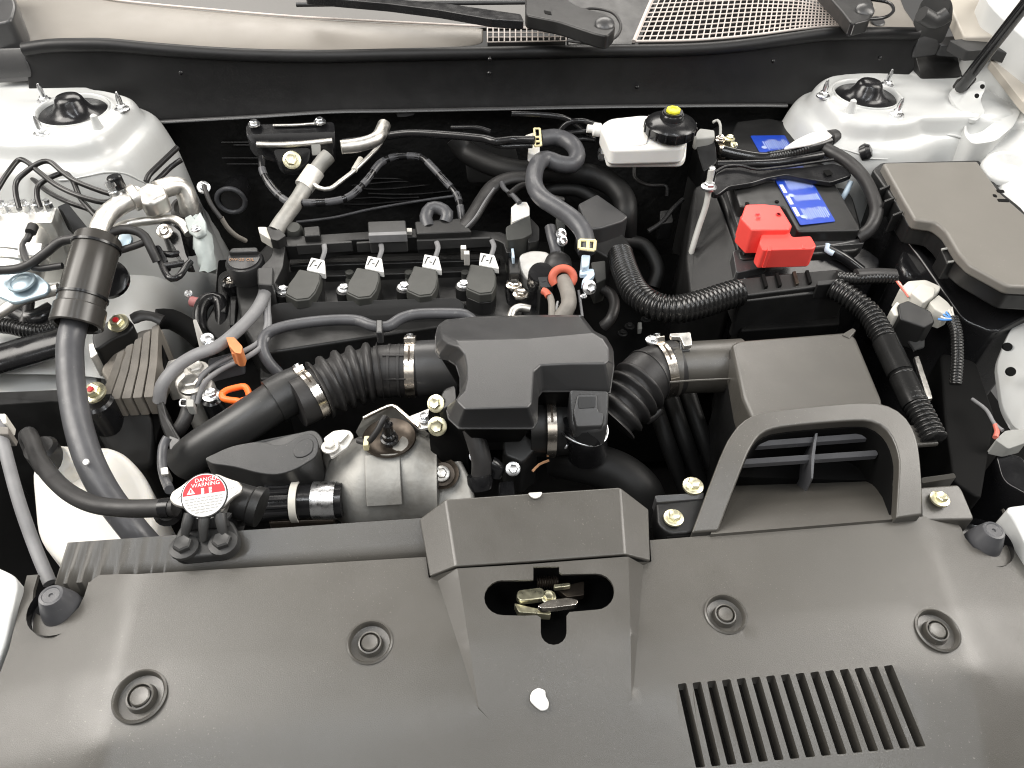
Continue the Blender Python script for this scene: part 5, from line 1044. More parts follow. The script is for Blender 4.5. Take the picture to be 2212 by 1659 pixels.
tube('suction_pipe', [(737, 318, .05), (780, 312, .05), (815, 298, .052), (830, 270, .055)], .010, 'alloy', pp, seg=14)
tube('bead', [(780, 343, .015), (772, 356, .012), (765, 368, .010)], .0048, 'connector', pp, seg=8)
bk1 = thing('firewall_bracket', 'glossy black pressed steel bracket with a bright bolt on the firewall', 'bracket')
prism_w('top_plate', [aty(530, 268, 1.12), aty(722, 262, 1.12), aty(724, 290, 1.10), aty(532, 296, 1.10)], 0, 'gloss_black', bk1, thick=.008, bev=.002, rnd=.006)
prism_w('face', [aty(530, 290, 1.10), aty(724, 284, 1.10), aty(722, 322, 1.09), aty(665, 330, 1.085), aty(590, 325, 1.085), aty(545, 312, 1.09)], 0, 'gloss_black', bk1, thick=.02, bev=.004, rnd=.006)
prism_w('ear', [aty(588, 322, 1.085), aty(672, 318, 1.085), aty(668, 350, 1.075), aty(640, 366, 1.07), aty(605, 360, 1.07)], 0, 'gloss_black', bk1, thick=.012, bev=.003, rnd=.008)
bolt(bk1, aty(631, 346, 1.068), .009, 'yellow_zinc', axis=(0, -.75, .65)); bolt(bk1, aty(549, 268, 1.112), .006, 'zinc'); bolt(bk1, aty(691, 263, 1.112), .006, 'zinc')
tube_w('bright_rod', [aty(555, 312, 1.085), aty(600, 313, 1.084), aty(660, 310, 1.084), aty(718, 304, 1.085)], .0045, 'alloy', bk1, seg=10)
tube_w('upper_rod', [aty(590, 271, 1.112), aty(640, 270, 1.112), aty(690, 266, 1.112)], .0022, 'alloy', bk1, seg=8)
prism_w('square_clip', [aty(672, 312, 1.078), aty(692, 311, 1.078), aty(692, 330, 1.075), aty(674, 331, 1.075)], 0, 'connector_grey', bk1, thick=.004, bev=.001)
# hoses and boxes between engine and battery
lp2 = thing('bypass_hose', 'small grey hose loop standing up behind the wiring channel', 'hose')
tube('hose', [(926, 492, -.03), (920, 468, -.022), (930, 450, -.016), (950, 450, -.016), (966, 462, -.02), (962, 480, -.028)], .0095, 'hose_grey', lp2, seg=14)
fl_ = thing('flat_harness', 'flat grey black taped harness rising behind the last ignition coil', 'wiring loom')
tube('sleeve', [(1000, 490, -.03), (1020, 468, -.02), (1042, 432, -.01), (1065, 402, .002), (1100, 385, .008), (1150, 382, .01)], .0125, 'rubber', fl_, seg=14, flat=.55)
tube('edge_bead', [(1006, 492, -.025), (1026, 470, -.014), (1048, 434, -.004), (1068, 406, .007)], .0016, 'conduit_grey', fl_, seg=6)
bh = thing('back_hose', 'dull black hose arching between heater hose and battery tray', 'hose')
tube('hose', [(985, 296, .02), (1010, 330, .0), (1060, 355, .0), (1120, 370, .002), (1200, 372, .002), (1270, 378, 0), (1320, 398, -.006), (1348, 430, -.015), (1352, 470, -.03), (1350, 520, -.07)], .017, 'dark_rubber', bh, seg=16)
tube('inner_hose', [(1150, 425, -.03), (1200, 410, -.02), (1250, 412, -.02), (1290, 435, -.03)], .010, 'dark_rubber', bh, seg=12)
hc = thing('control_box', 'dark angular control module beside the heater hose', 'module')
prism('cover', [(1248, 440, .0), (1290, 418, .004), (1358, 466, -.004), (1345, 478, -.008), (1300, 492, -.01), (1272, 496, -.012)], 0, -.08, 'satin_plastic', hc, rnd=.004, bev=.003)
prism('lower_step', [(1275, 505, -.03), (1340, 495, -.03), (1370, 540, -.04), (1320, 560, -.045), (1285, 540, -.04)], 0, -.12, 'dark_plastic', hc, rnd=.004, bev=.003)
prism('grey_relay', [(1276, 566, -.03), (1308, 562, -.03), (1310, 602, -.04), (1288, 612, -.042)], 0, -.08, 'coil_plastic', hc, rnd=.003, bev=.002)
ts = thing('sensor_plug', 'white square plug on a black sensor body behind the last coil', 'connector')
prism('white_plug', [(1104, 448, .004), (1118, 436, .006), (1138, 436, .006), (1144, 448, .002), (1144, 465, -.004), (1106, 480, -.006)], 0, -.03, 'tank_white', ts, rnd=.002, bev=.0015)
prism('sensor_body', [(1092, 490, -.010), (1145, 464, -.004), (1150, 505, -.018), (1130, 515, -.02), (1095, 520, -.022)], 0, -.08, 'coil_plastic', ts, rnd=.004, bev=.003)
prism('body_side', [(1146, 470, -.01), (1165, 490, -.018), (1165, 520, -.026), (1140, 525, -.026)], 0, -.08, 'dark_plastic', ts, rnd=.004, bev=.003)
tube('lead', [(1084, 395, .01), (1090, 408, .01), (1108, 422, .01), (1122, 438, .008)], .0036, 'hose_grey', ts, seg=8, wob=.15)
egr = thing('egr_valve', 'pale cast metal valve body between coils and control module', 'valve')
prism('casting', [(1120, 548, -.04), (1150, 538, -.036), (1188, 542, -.036), (1195, 575, -.05), (1180, 600, -.06), (1140, 605, -.06), (1122, 585, -.055)], 0, -.15, 'cast_light', egr, rnd=.008, bev=.004, seg=3)
prism('mount_flange', [(1090, 600, -.075), (1200, 590, -.07), (1250, 640, -.08), (1240, 690, -.09), (1095, 690, -.09)], 0, -.2, 'gloss_black', egr, rnd=.01, bev=.004)
for px, py, z in ((1110, 617, -.062), (1125, 636, -.06)): bolt(egr, at(px, py, z), .0075, 'clamp_steel')
tube('pipe_elbow', [(1102, 690, -.07), (1108, 672, -.065), (1124, 664, -.064), (1145, 668, -.066)], .006, 'alloy', egr, seg=12)
ps = thing('pressure_sensor', 'black plug sensor with hose and red orange rubber ring', 'sensor')
lathe('sensor_cap', at(1170, 588, -.03), (.0, -.3, .95), [(.018, -.03), (.018, -.004), (.0165, 0), (0, .002)], 'gloss_black', ps, seg=24)
prism('connector', [(1162, 598, -.03), (1192, 596, -.03), (1196, 620, -.04), (1168, 622, -.04)], 0, -.09, 'dark_plastic', ps, rnd=.002, bev=.002)
lathe('black_ball', at(1206, 568, -.03), (0, -.3, .95), [(.020, -.03), (.0205, -.01), (.018, .003), (.010, .010), (0, .012)], 'rubber', ps, seg=24, angle=60)
c = at(1216, 600, -.03); X = V((1, 0, 0)); Y = V((0, .62, .78))
tube_w('red_ring', [c+X*(.0145*math.cos(a))+Y*(.0125*math.sin(a)) for a in [math.radians(-40+i*26) for i in range(11)]], .0058, 'red_rubber', ps, seg=12, step=.003)
tube('tan_hose', [(1216, 604, -.034), (1226, 630, -.036), (1228, 660, -.04), (1212, 684, -.05), (1196, 700, -.06)], .0105, 'hose_tan', ps, seg=14)
tube('orange_wire', [(1176, 628, -.04), (1188, 640, -.038), (1192, 660, -.042), (1192, 690, -.05)], .0048, 'hose_tan', ps, seg=8)
tube('orange_tip', [(1172, 628, -.036), (1180, 632, -.036), (1185, 640, -.037)], .005, 'red_rubber', ps, seg=8)
tube('white_tie', [(1205, 652, -.05), (1203, 662, -.05), (1202, 672, -.052)], .0018, 'print_white', ps, seg=6)
vb = thing('valve_stay', 'bright folded stay with bolt below the blue hose end', 'bracket')
prism('tab', [(1252, 582, -.02), (1282, 580, -.02), (1285, 594, -.022), (1264, 612, -.03), (1256, 618, -.034), (1258, 604, -.028), (1270, 592, -.024), (1253, 594, -.024)], 0, -.06, 'blue_clip', vb, rnd=.003, bev=.0015, thick=.006)
bolt(vb, at(1273, 621, -.03), .0066, 'zinc', axis=(.2, -.7, .6)); bolt(vb, at(1261, 640, -.04), .003, 'zinc')
tube('stay', [(1250, 628, -.04), (1254, 655, -.044), (1258, 684, -.05)], .002, 'conduit_grey', vb, seg=8)
ah = thing('vent_hose', 'thin dull hose curving down beside the thick ribbed conduit', 'hose')
tube('hose', [(1290, 620, -.06), (1318, 634, -.06), (1328, 660, -.062), (1318, 690, -.07), (1302, 705, -.08)], .0075, 'rubber', ah, seg=12)
vt = thing('vertical_pipe', 'dull grey upright vapour pipe between sensor plug and heater hose', 'pipe')
tube('pipe', [(1188, 490, -.02), (1192, 510, -.026), (1200, 540, -.036), (1202, 560, -.04)], .008, 'hose_grey', vt, seg=12)
bolt(vt, at(1212, 506, -.02), .0055, 'zinc', axis=(.3, -.7, .6)); bolt(vt, at(1214, 520, -.024), .0055, 'zinc', axis=(.3, -.7, .6))
prism('backing_plate', [(1200, 470, -.03), (1220, 466, -.03), (1222, 500, -.045), (1204, 505, -.045)], 0, -.1, 'coil_plastic', vt, rnd=.003, bev=.002)
sf = thing('sub_harness', 'thin black wire loom looping below the fluid reservoir', 'wiring loom')
tube('loom', [(1370, 355, -.02), (1372, 385, -.03), (1400, 400, -.035), (1438, 402, -.04), (1440, 425, -.05)], .003, 'rubber', sf, seg=8)
tube('branch', [(1475, 430, -.05), (1450, 455, -.06), (1430, 480, -.07), (1400, 500, -.08)], .004, 'rubber', sf, seg=8)
prism('plug', [(1425, 455, -.06), (1450, 452, -.06), (1455, 480, -.07), (1425, 485, -.07)], 0, -.1, 'dark_plastic', sf, rnd=.004, bev=.003)
tr_ = thing('transmission', 'black transmission casing below battery tray and control module', 'transmission')
prism('casing', [(1200, 560, -.17), (1480, 540, -.17), (1560, 700, -.19), (1560, 820, -.2), (1300, 830, -.2), (1200, 720, -.18)], 0, -.4, 'deep_black', tr_, rnd=.03, bev=.01)
for px, py in ((1360, 705), (1345, 720), (1395, 690)): bolt(tr_, at(px, py, -.168), .005, 'dark_plastic')
prism('green_tag', [(1378, 696, -.16), (1386, 696, -.16), (1387, 710, -.16), (1379, 711, -.16)], 0, -.17, 'connector_grey', tr_, bev=.0006)
lines = thing('shift_cable', 'black shift cables running down in front of the air filter box', 'cable')
for k in range(3): tube('cable', [(1400+k*40, 830, -.12), (1440+k*40, 950, -.16), (1480+k*40, 1060, -.22)], .011, 'dark_rubber', lines, seg=10)
rr = random.Random(2)
# ================================================================== left side
rt = thing('reserve_tank', 'cream translucent coolant reserve tank behind the hood stop', 'tank')
prism('body', [(62, 1010, -.115), (95, 960, -.10), (140, 950, -.095), (180, 968, -.10), (225, 955, -.10), (262, 968, -.10), (300, 1005, -.11), (325, 1050, -.12), (338, 1120, -.13), (320, 1200, -.15), (150, 1235, -.15), (75, 1160, -.14)], 0, -.34, 'tank', rt, rnd=.022, bev=.014, seg=5)
prism('shoulder', [(85, 985, -.085), (120, 955, -.08), (150, 962, -.08), (170, 1000, -.09), (120, 1030, -.10)], 0, -.14, 'tank', rt, rnd=.012, bev=.008, seg=4)
lathe('filler_neck', at(88, 968, -.07), (0, 0, 1), [(.018, -.03), (.018, 0), (.014, .004), (0, .004)], 'rubber', rt, seg=22)
oh = thing('overflow_hose', 'smooth dark overflow hose curving from tank to radiator cap', 'hose')
tube('hose', [(92, 985, -.06), (68, 975, -.05), (58, 948, -.045), (68, 940, -.045), (80, 965, -.045), (95, 1000, -.04), (128, 1045, -.03), (178, 1080, -.018), (240, 1096, -.008), (310, 1098, .0), (372, 1096, .004)] if False else [(62, 938, -.055), (72, 958, -.05), (84, 990, -.044), (112, 1030, -.034), (152, 1066, -.022), (205, 1090, -.012), (270, 1098, -.004), (330, 1098, .002), (380, 1096, .006)], .0088, 'rubber', oh, seg=16)
tube('hose_root', [(62, 938, -.055), (58, 945, -.07), (70, 975, -.085)], .0088, 'rubber', oh, seg=14)
tube('spring_clamp', [(350, 1098, .0035), (362, 1097, .0045), (370, 1097, .005)], .0098, 'gloss_black', oh, seg=14)
# radiator cap
rcap = thing('coolant_filler_cap', 'silver radiator cap with red and white danger warning label', 'radiator cap')
zc = .042
plate = [(364, 1078), (370, 1062), (392, 1048), (408, 1034), (436, 1024), (468, 1022), (490, 1032), (516, 1040), (524, 1052), (520, 1066), (500, 1078), (484, 1096), (458, 1108), (428, 1110), (404, 1100), (374, 1092)]
cc = at(442, 1070, zc); TL = .46; cap_h = lambda x, y: zc+(y-cc.y)*TL
NR = V((0, -TL, 1)).normalized(); YR = V((0, 1, TL)).normalized()
pp_ = rounded([ats(a, b, cap_h) for a, b in plate], .005)
n = len(pp_); new('plate', pp_+[p-NR*.006 for p in pp_], [tuple(range(n)), tuple(range(2*n-1, n-1, -1))]+[(i, (i+1) % n, n+(i+1) % n, n+i) for i in range(n)], 'alloy', rcap, bevel=.0022, seg=3)
lathe('skirt', cc, NR, [(.019, -.03), (.019, -.007), (.021, -.005), (0, -.005)], 'alloy', rcap, seg=36)
lathe('label_edge', cc, NR, [(.0206, .0), (.0206, .001), (.0195, .0012), (0, .0012)], 'print_black', rcap, seg=48)
dk = lathe('label_disc', cc, NR, [(.0196, .0), (.0196, .0014), (.019, .0017), (0, .0017)], 'print_white', rcap, seg=48)
R_ = .0188; ang = math.radians(6)
def disc(u, v, dz=.0019): return cc+V((1, 0, 0))*(u*math.cos(ang)-v*math.sin(ang))+YR*(u*math.sin(ang)+v*math.cos(ang))+NR*dz
ringp = [disc(R_*math.cos(math.radians(a)), R_*math.sin(math.radians(a))) for a in range(2, 179, 6)]
new('red_field', ringp, [tuple(range(len(ringp)))], 'print_red', dk)
X_, Y_ = disc(1, 0)-disc(0, 0), disc(0, 1)-disc(0, 0)
text('lettering', 'DANGER', disc(.003, .0140, .0021), .0052, X_, Y_, 'print_white', dk, ext=.00005)
text('lettering', 'WARNING', disc(.002, .0095, .0021), .0052, X_, Y_, 'print_white', dk, ext=.00005)
new('warning_triangle', [disc(-.0150, .0022, .0022), disc(-.0075, .0022, .0022), disc(-.0112, .0085, .0022)], [(0, 1, 2)], 'print_white', dk)
new('warning_mark', [disc(-.0118, .0036, .0023), disc(-.0106, .0036, .0023), disc(-.0106, .0066, .0023), disc(-.0118, .0066, .0023)], [(0, 1, 2, 3)], 'print_red', dk)
for u in (-.0022, .0046):
    for v in (.0012, .0040): new('symbol', [disc(u+a, v+b, .0022) for a, b in ((0, 0), (.0026, 0), (.0026, .0024), (0, .0024))], [(0, 1, 2, 3)], 'print_white', dk)
for k in range(6):
    v = -.0018-k*.0026; half = math.sqrt(max(0, .0172**2-v*v)); u = -half
    while u < half-.002:
        w = rr.uniform(.0015, .004); new('small_print', [disc(u, v, .0021), disc(min(u+w, half), v, .0021), disc(min(u+w, half), v-.0009, .0021), disc(u, v-.0009, .0021)], [(0, 1, 2, 3)], 'connector_grey', dk); u += w+.0008
for px, py in ((383, 1069), (505, 1059)): lathe('embossed_oval', ats(px, py, cap_h), NR, [(.0036, -.0005), (.0034, .0008), (.0026, .0008), (.0024, .0001), (0, .0001)], 'alloy', rcap, seg=16, cap=False)
lathe('neck', cc, (0, -.2, 1), [(.017, -.075), (.017, -.03), (.0205, -.028), (.0205, -.024), (.0, -.024)], 'satin_plastic', rcap, seg=30)
nb = thing('filler_neck_bracket', 'black ribbed filler neck bracket with two bolts under radiator cap', 'bracket')
prism('foot', [(376, 1160, .014), (392, 1130, .014), (500, 1120, .014), (516, 1150, .014), (514, 1178, .012), (492, 1196, .012), (392, 1206, .012), (374, 1192, .012)], 0, .0, 'bracket_plastic', nb, rnd=.006, bev=.003)
prism('pad', [(372, 1170, .008), (515, 1158, .008), (516, 1186, .006), (492, 1204, .006), (390, 1214, .006), (372, 1200, .006)], 0, .0, 'gloss_black', nb, rnd=.006, bev=.002)
for px, x2 in ((398, 412), (440, 443), (486, 476)): 
    a, b = at(px, 1168, .015), at(x2, 1112, .03); tube_w('rib', [a, a.lerp(b, .5)+V((0, 0, .003)), b], .0045, 'bracket_plastic', nb, seg=10, rad=(.003, .006))
new('neck_web', px3([(392, 1140, .014), (500, 1130, .014), (478, 1098, .032), (412, 1102, .032)], 0), [(0, 1, 2, 3)], 'bracket_plastic', nb, solid=.006, bevel=.002)
bolt(nb, at(398, 1182, .015), .0085, 'bracket_plastic'); bolt(nb, at(482, 1174, .015), .0085, 'bracket_plastic')
lathe('side_port', at(525, 1085, .012), (1, -.3, -.2), [(.017, -.01), (.017, .008), (.019, .010), (.019, .018), (.0, .018)], 'dark_plastic', nb, seg=24)
for px in (520, 362): lathe('clip_ring', at(px, 1108, -.01), (.2, -.5, .8), [(.012, -.006), (.013, 0), (.008, .006), (0, .006)], 'gloss_black', nb, seg=18)
# A/C hose
ac = thing('ac_hose', 'thick grey rubber air conditioning hose descending past reserve tank', 'hose')
tube('hose', [(172, 640, .012), (163, 690, .0), (152, 740, -.012), (152, 800, -.024), (158, 860, -.034), (172, 930, -.044), (195, 1000, -.056), (232, 1070, -.072), (285, 1140, -.09), (320, 1180, -.11)], .0150, 'hose_grey', ac, seg=22)
sv_ = tube('sleeve', [(212, 520, .045), (198, 570, .034), (182, 630, .018), (170, 680, .004)], .0270, 'sleeve_plastic', ac, seg=30)
new_c = at(163, 700, -.002); axd = (at(170, 680, .004)-at(182, 630, .018)).normalized()
lathe('sleeve_cuff', at(172, 672, .006), axd, [(.0272, -.006), (.0292, -.004), (.0295, .018), (.0275, .0195), (.0235, .018), (.0225, .006), (.014, .004)], 'sleeve_plastic', ac, seg=36, angle=40, cap=False)
for px, py, z in ((208, 534, .0425), (179, 643, .0145)): ring_band(ac, at(px, py, z), axd, .0272, .003, 'gloss_black', 'sleeve_bead', th=.0014)
lathe('white_mark', at(186, 998, -.04), (.1, -.6, .8), [(0, .002), (.003, .0018), (.0035, 0)], 'print_white', ac, seg=12)
ap = thing('ac_pipe', 'silver aluminium air conditioning pipe with black capped service port', 'pipe')
tube('pipe', [(212, 512, .05), (218, 488, .058), (232, 464, .064), (258, 444, .068), (285, 430, .070), (302, 420, .07)], .0122, 'alloy', ap, seg=20)
lathe('joint_flange', at(292, 426, .07), (.75, .55, .1), [(.0122, -.008), (.0165, -.006), (.0165, .004), (.013, .006)], 'alloy', ap, seg=28)
prism('joint_block', [(292, 408, .082), (318, 392, .082), (352, 398, .08), (362, 420, .076), (330, 440, .072), (306, 438, .074)], 0, .05, 'alloy', ap, rnd=.006, bev=.005, seg=3)
tube('far_pipe', [(340, 412, .07), (370, 402, .066), (390, 404, .06), (402, 420, .05), (408, 445, .036), (410, 475, .015)], .0125, 'alloy', ap, seg=18)
lathe('service_port', at(258, 430, .072), (-.15, .1, 1), [(.0065, -.01), (.0065, .004), (.0085, .005), (.0085, .012), (.006, .013), (.006, .018), (.0078, .019), (.0078, .024), (0, .024)], 'zinc', ap, seg=20)
lathe('valve_cap', at(254, 400, .088), (-.12, .1, 1), [(.0085, -.004), (.009, -.003), (.009, .011), (.0075, .0125), (0, .0127)], 'gloss_black', ap, seg=22)
tube('thin_pipe', [(240, 545, .03), (242, 520, .036), (255, 492, .04), (285, 482, .042), (330, 476, .042), (368, 473, .042), (392, 482, .04), (408, 505, .034)], .0058, 'alloy', ap, seg=12)
fo_ = thing('foil_sleeve', 'crumpled pale foil wrapped pipe joint beside the service port', 'foil')
bm_pts = []
wr = tube('wrap', [(420, 478, .046), (432, 500, .04), (440, 530, .028), (446, 555, .018), (448, 585, .004)], .0105, 'sealant', fo_, seg=9, step=.010)
for v in wr.data.vertices: v.co += V((rr.uniform(-1, 1), rr.uniform(-1, 1), rr.uniform(-1, 1)))*.003
prism('torn_edge', [(398, 470, .055), (412, 462, .058), (420, 472, .057), (432, 456, .06), (444, 478, .056), (446, 505, .046), (424, 512, .044), (408, 500, .046)], 0, .03, 'sealant', fo_, bev=.002, thick=.004)
bolt(fo_, at(423, 495, .055), .004, 'zinc')
# ABS block
ab_ = thing('brake_modulator', 'silver brake modulator block with pump motor at the frame edge', 'modulator')
prism('block_top', [(-60, 452, .045), (122, 448, .045), (112, 480, .04), (-60, 486, .04)], 0, .0, 'abs_alloy', ab_, rnd=.002, bev=.0015)
prism('block_front', [(-60, 486, .037), (110, 480, .037), (138, 512, .008), (135, 520, .0), (-60, 540, .0)], 0, -.06, 'abs_alloy', ab_, rnd=.002, bev=.002)
prism('block_side', [(112, 474, .037), (124, 450, .040), (172, 498, .01), (158, 525, .0), (138, 516, .005)], 0, -.06, 'abs_alloy', ab_, rnd=.002, bev=.002)
prism('control_unit', [(122, 447, .05), (145, 437, .05), (196, 500, .02), (176, 528, .005), (134, 455, .045)], 0, -.04, 'dark_plastic', ab_, rnd=.004, bev=.003)
mc_ = at(48, 546, .004); md = V((-.10, -.62, -.42)).normalized()
lathe('pump_motor', mc_, md, [(.033, -.03), (.033, .004), (.0315, .006), (.0315, .016), (.029, .018), (.029, .032), (.026, .036), (0, .036)], 'abs_alloy', ab_, seg=40)
prism('white_label', [(40, 522, .034), (90, 526, .034), (86, 552, .024), (38, 550, .024)], 0, 0, 'print_white', ab_, thick=.001, bev=0)
prism('motor_bracket', [(-20, 602, .004), (20, 580, .008), (78, 588, .008), (108, 612, .004), (105, 632, -.0), (30, 655, -.006), (-20, 632, -.002)], 0, -.06, 'motor_case', ab_, rnd=.008, bev=.003, thick=.006)
lathe('pressed_ring', at(47, 610, .0065), (-.05, -.12, .95), [(.017, 0), (.016, .002), (.013, .002), (.012, .0005), (.008, .0025), (0, .003)], 'motor_case', ab_, seg=30, cap=False, angle=50)
for k in range(5):
    px = 8+k*24; lathe('port_nut', at(px, 452-k*1.0, .046), (0, .1, 1), [(.0068, -.004), (.0068, .006), (.0045, .007), (.0045, .011), (0, .011)], 'zinc', ab_, seg=8, angle=25)
for px, py in ((32, 508),): bolt(ab_, at(px, py, .018), .005, 'alloy', axis=(0, -.7, .6))
# brake lines
lines_px = [
 ('black brake line, outermost of the bent lines above the modulator', [(-40, 470, .05), (0, 400, .07), (18, 372, .078), (40, 346, .084), (58, 350, .084), (85, 372, .08), (125, 402, .075), (175, 425, .07), (225, 437, .065), (255, 426, .066)]),
 ('black brake line, tall loop second from the frame edge', [(42, 452, .055), (34, 418, .066), (36, 392, .074), (55, 372, .08), (85, 352, .086), (108, 350, .086), (135, 372, .08), (165, 392, .076), (215, 412, .07), (248, 422, .067)]),
 ('black brake line, lowest loop closest to the control unit', [(88, 450, .055), (80, 424, .064), (84, 400, .070), (108, 384, .075), (140, 374, .076), (158, 392, .074), (172, 425, .066), (190, 448, .058), (212, 472, .05)]),
 ('black brake line crossing low behind the modulator block', [(45, 362, .05), (75, 390, .048), (105, 415, .046), (150, 438, .044), (190, 452, .04), (225, 470, .04)]),
]
for lb_, pts in lines_px:
    t = thing('brake_line', lb_, 'brake line', 'bent brake lines'); tube('line', pts, .0034, 'brake_line', t, seg=10, step=.004)
for lb_, pts in (('black brake line running back past the tower, upper of two', [(316, 392, .06), (322, 378, .064), (345, 355, .07), (384, 318, .08)]), ('black brake line running back past the tower, lower of two', [(330, 398, .05), (345, 384, .054), (370, 360, .06), (392, 345, .066)])):
    t = thing('brake_line', lb_, 'brake line', 'bent brake lines'); tube('line', pts, .0038, 'brake_line', t, seg=10)
ml = thing('motor_lead', 'black rubber lead crossing in front of the white pump motor', 'lead')
tube('lead', [(-20, 584, .02), (30, 582, .02), (62, 572, .024), (100, 545, .034), (130, 522, .042), (165, 515, .046)], .0058, 'rubber', ml, seg=12)
tube('branch', [(68, 495, .04), (60, 515, .036), (50, 530, .03), (52, 552, .026), (64, 572, .022), (85, 580, .018), (135, 574, .02)], .0042, 'rubber', ml, seg=10)
tube('plug', [(72, 488, .044), (66, 502, .042)], .0065, 'rubber', ml, seg=12)
al2 = thing('return_pipe', 'bare aluminium pipe sweeping out below the pump motor', 'pipe')
tube('pipe', [(-30, 690, -.02), (5, 672, -.018), (40, 650, -.014), (80, 636, -.01), (128, 624, -.006)], .0075, 'alloy', al2, seg=14)
la2 = thing('left_harness', 'black ribbed wiring loom below the pump motor', 'wiring loom')
tube('loom', [(-40, 700, -.06), (20, 705, -.06), (52, 712, -.06), (90, 716, -.06), (128, 706, -.055)], .0105, 'conduit_black', la2, seg=14, corr=(.005, .14))
tube('branch', [(64, 640, -.04), (60, 670, -.05), (52, 700, -.058)], .007, 'rubber', la2, seg=10)
tube('main_trunk', [(-60, 795, -.07), (0, 775, -.07), (70, 755, -.065), (140, 735, -.06)], .024, 'gloss_black', la2, seg=18, flat=.6)
tube('round_boot', [(30, 672, -.06), (75, 690, -.06), (115, 672, -.06)], .014, 'gloss_black', la2, seg=14)
wc_ = thing('wire_clip', 'black wire loom with open frame clip beside the foil sleeve', 'wiring clip')
tube('loom', [(232, 505, .05), (262, 496, .05), (290, 498, .048), (312, 510, .042), (328, 540, .03), (340, 565, .018)], .0058, 'rubber', wc_, seg=10)
tube('lower_loom', [(245, 545, .03), (270, 538, .03), (300, 528, .034), (318, 520, .036)], .0045, 'rubber', wc_, seg=8)
for pts in (((345, 560), (358, 590), (370, 602), (388, 596), (402, 575), (412, 565)), ((350, 548), (372, 550), (392, 545)), ((352, 575), (375, 572), (398, 568))):
    tube('clip_frame', [(a, b, .016) for a, b in pts], .0042, 'gloss_black', wc_, seg=8)
prism('clip_body', [(330, 530, .03), (345, 528, .03), (362, 560, .018), (350, 578, .012), (338, 560, .018)], 0, .0, 'gloss_black', wc_, rnd=.003, bev=.002)
prism('clip_body', [(345, 480, .04), (360, 475, .04), (390, 500, .034), (402, 550, .018), (420, 578, .008), (402, 580, .006), (380, 540, .02), (365, 515, .03), (348, 505, .034)], 0, .0, 'gloss_black', wc_, rnd=.004, bev=.002)
bolt(wc_, at(356, 500, .04), .0065, 'clamp_steel', axis=(0, -.6, .8))
bkl = thing('hose_bracket', 'black oval mount plate behind the large hose sleeve', 'bracket')
lathe('plate', at(232, 602, -.01), (.1, -.5, .85), [(.026, -.006), (.026, .002), (.022, .004), (0, .004)], 'gloss_black', bkl, seg=26)
lathe('bolt_cap', at(270, 520, -.01), (0, -.6, .8), [(.011, 0), (.011, .006), (0, .009)], 'motor_case', bkl, seg=16)
# engine mount
em_ = thing('engine_mount', 'brown grey ribbed cast engine mount with red marked bolts', 'engine mount')
prism('casting', [(300, 712, -.055), (342, 705, -.055), (352, 712, -.058), (330, 800, -.085), (322, 845, -.10), (305, 855, -.10), (262, 862, -.10), (215, 800, -.085), (240, 760, -.07)], 0, -.22, 'cast_bracket', em_, rnd=.008, bev=.004, seg=3)
for k in range(5):                                        # cast fins with dark gaps between them
    a0, a1 = 254+k*18.5, 254+k*18.5+15; b0, b1 = 214+k*24, 214+k*24+20
    prism('fin', [(a0, 762-k*14, -.046), (a1, 755-k*14, -.046), ((a1+b1)/2+3, 806-k*6, -.066), (b1, 863-k*1.5, -.088), (b0, 864-k*1.5, -.088), ((a0+b0)/2+3, 810-k*6, -.066)], 0, -.12, 'cast_bracket', em_, rnd=.002, bev=.0016)
prism('upper_arm', [(195, 720, -.045), (235, 690, -.04), (270, 680, -.038), (290, 700, -.04), (280, 718, -.046), (240, 735, -.05), (205, 760, -.055)], 0, -.10, 'dark_plastic', em_, rnd=.01, bev=.004)
prism('lower_body', [(215, 860, -.105), (300, 862, -.105), (335, 900, -.13), (330, 1010, -.17), (260, 1010, -.17), (205, 930, -.13)], 0, -.3, 'dark_plastic', em_, rnd=.012, bev=.006)
prism('side_plate', [(340, 715, -.06), (356, 760, -.07), (345, 830, -.10), (352, 900, -.13), (336, 960, -.15), (318, 850, -.11)], 0, -.3, 'deep_black', em_, bev=.003)
bolt(em_, at(256, 698, -.034), .0086, 'yellow_zinc', axis=(-.1, -.25, .95), paint='print_red'); bolt(em_, at(203, 848, -.07), .0095, 'yellow_zinc', axis=(-.1, -.25, .95), paint='print_red')
prism('bright_land', [(190, 742, -.06), (232, 735, -.058), (225, 755, -.062), (195, 775, -.066)], 0, -.1, 'cast_light', em_, rnd=.004, bev=.002)
lathe('lower_seat', at(205, 862, -.085), (0, -.1, 1), [(.022, -.05), (.022, -.002), (.018, .001), (0, .001)], 'gloss_black', em_, seg=24)
tube('cross_arm', [(340, 690, -.07), (370, 690, -.075), (410, 712, -.085), (440, 740, -.095)], .014, 'deep_black', em_, seg=14)
tube('ground_strap', [(285, 690, -.036), (305, 682, -.034), (330, 684, -.035), (350, 692, -.04)], .0085, 'rubber', em_, seg=10, flat=.6, wob=.15)
cs_ = thing('chassis_rail', 'black chassis rail edge in front of the engine mount', 'rail')
prism('rail', [(-80, 850, -.10), (200, 838, -.09), (205, 872, -.10), (110, 868, -.105), (-80, 880, -.11)], 0, -.3, 'dark_plastic', cs_, rnd=.004, bev=.003)
prism('rail_floor', [(-80, 730, -.10), (205, 720, -.10), (210, 840, -.115), (-80, 850, -.115)], -.1, -.13, 'white_paint', cs_, rnd=.004, bev=.003)
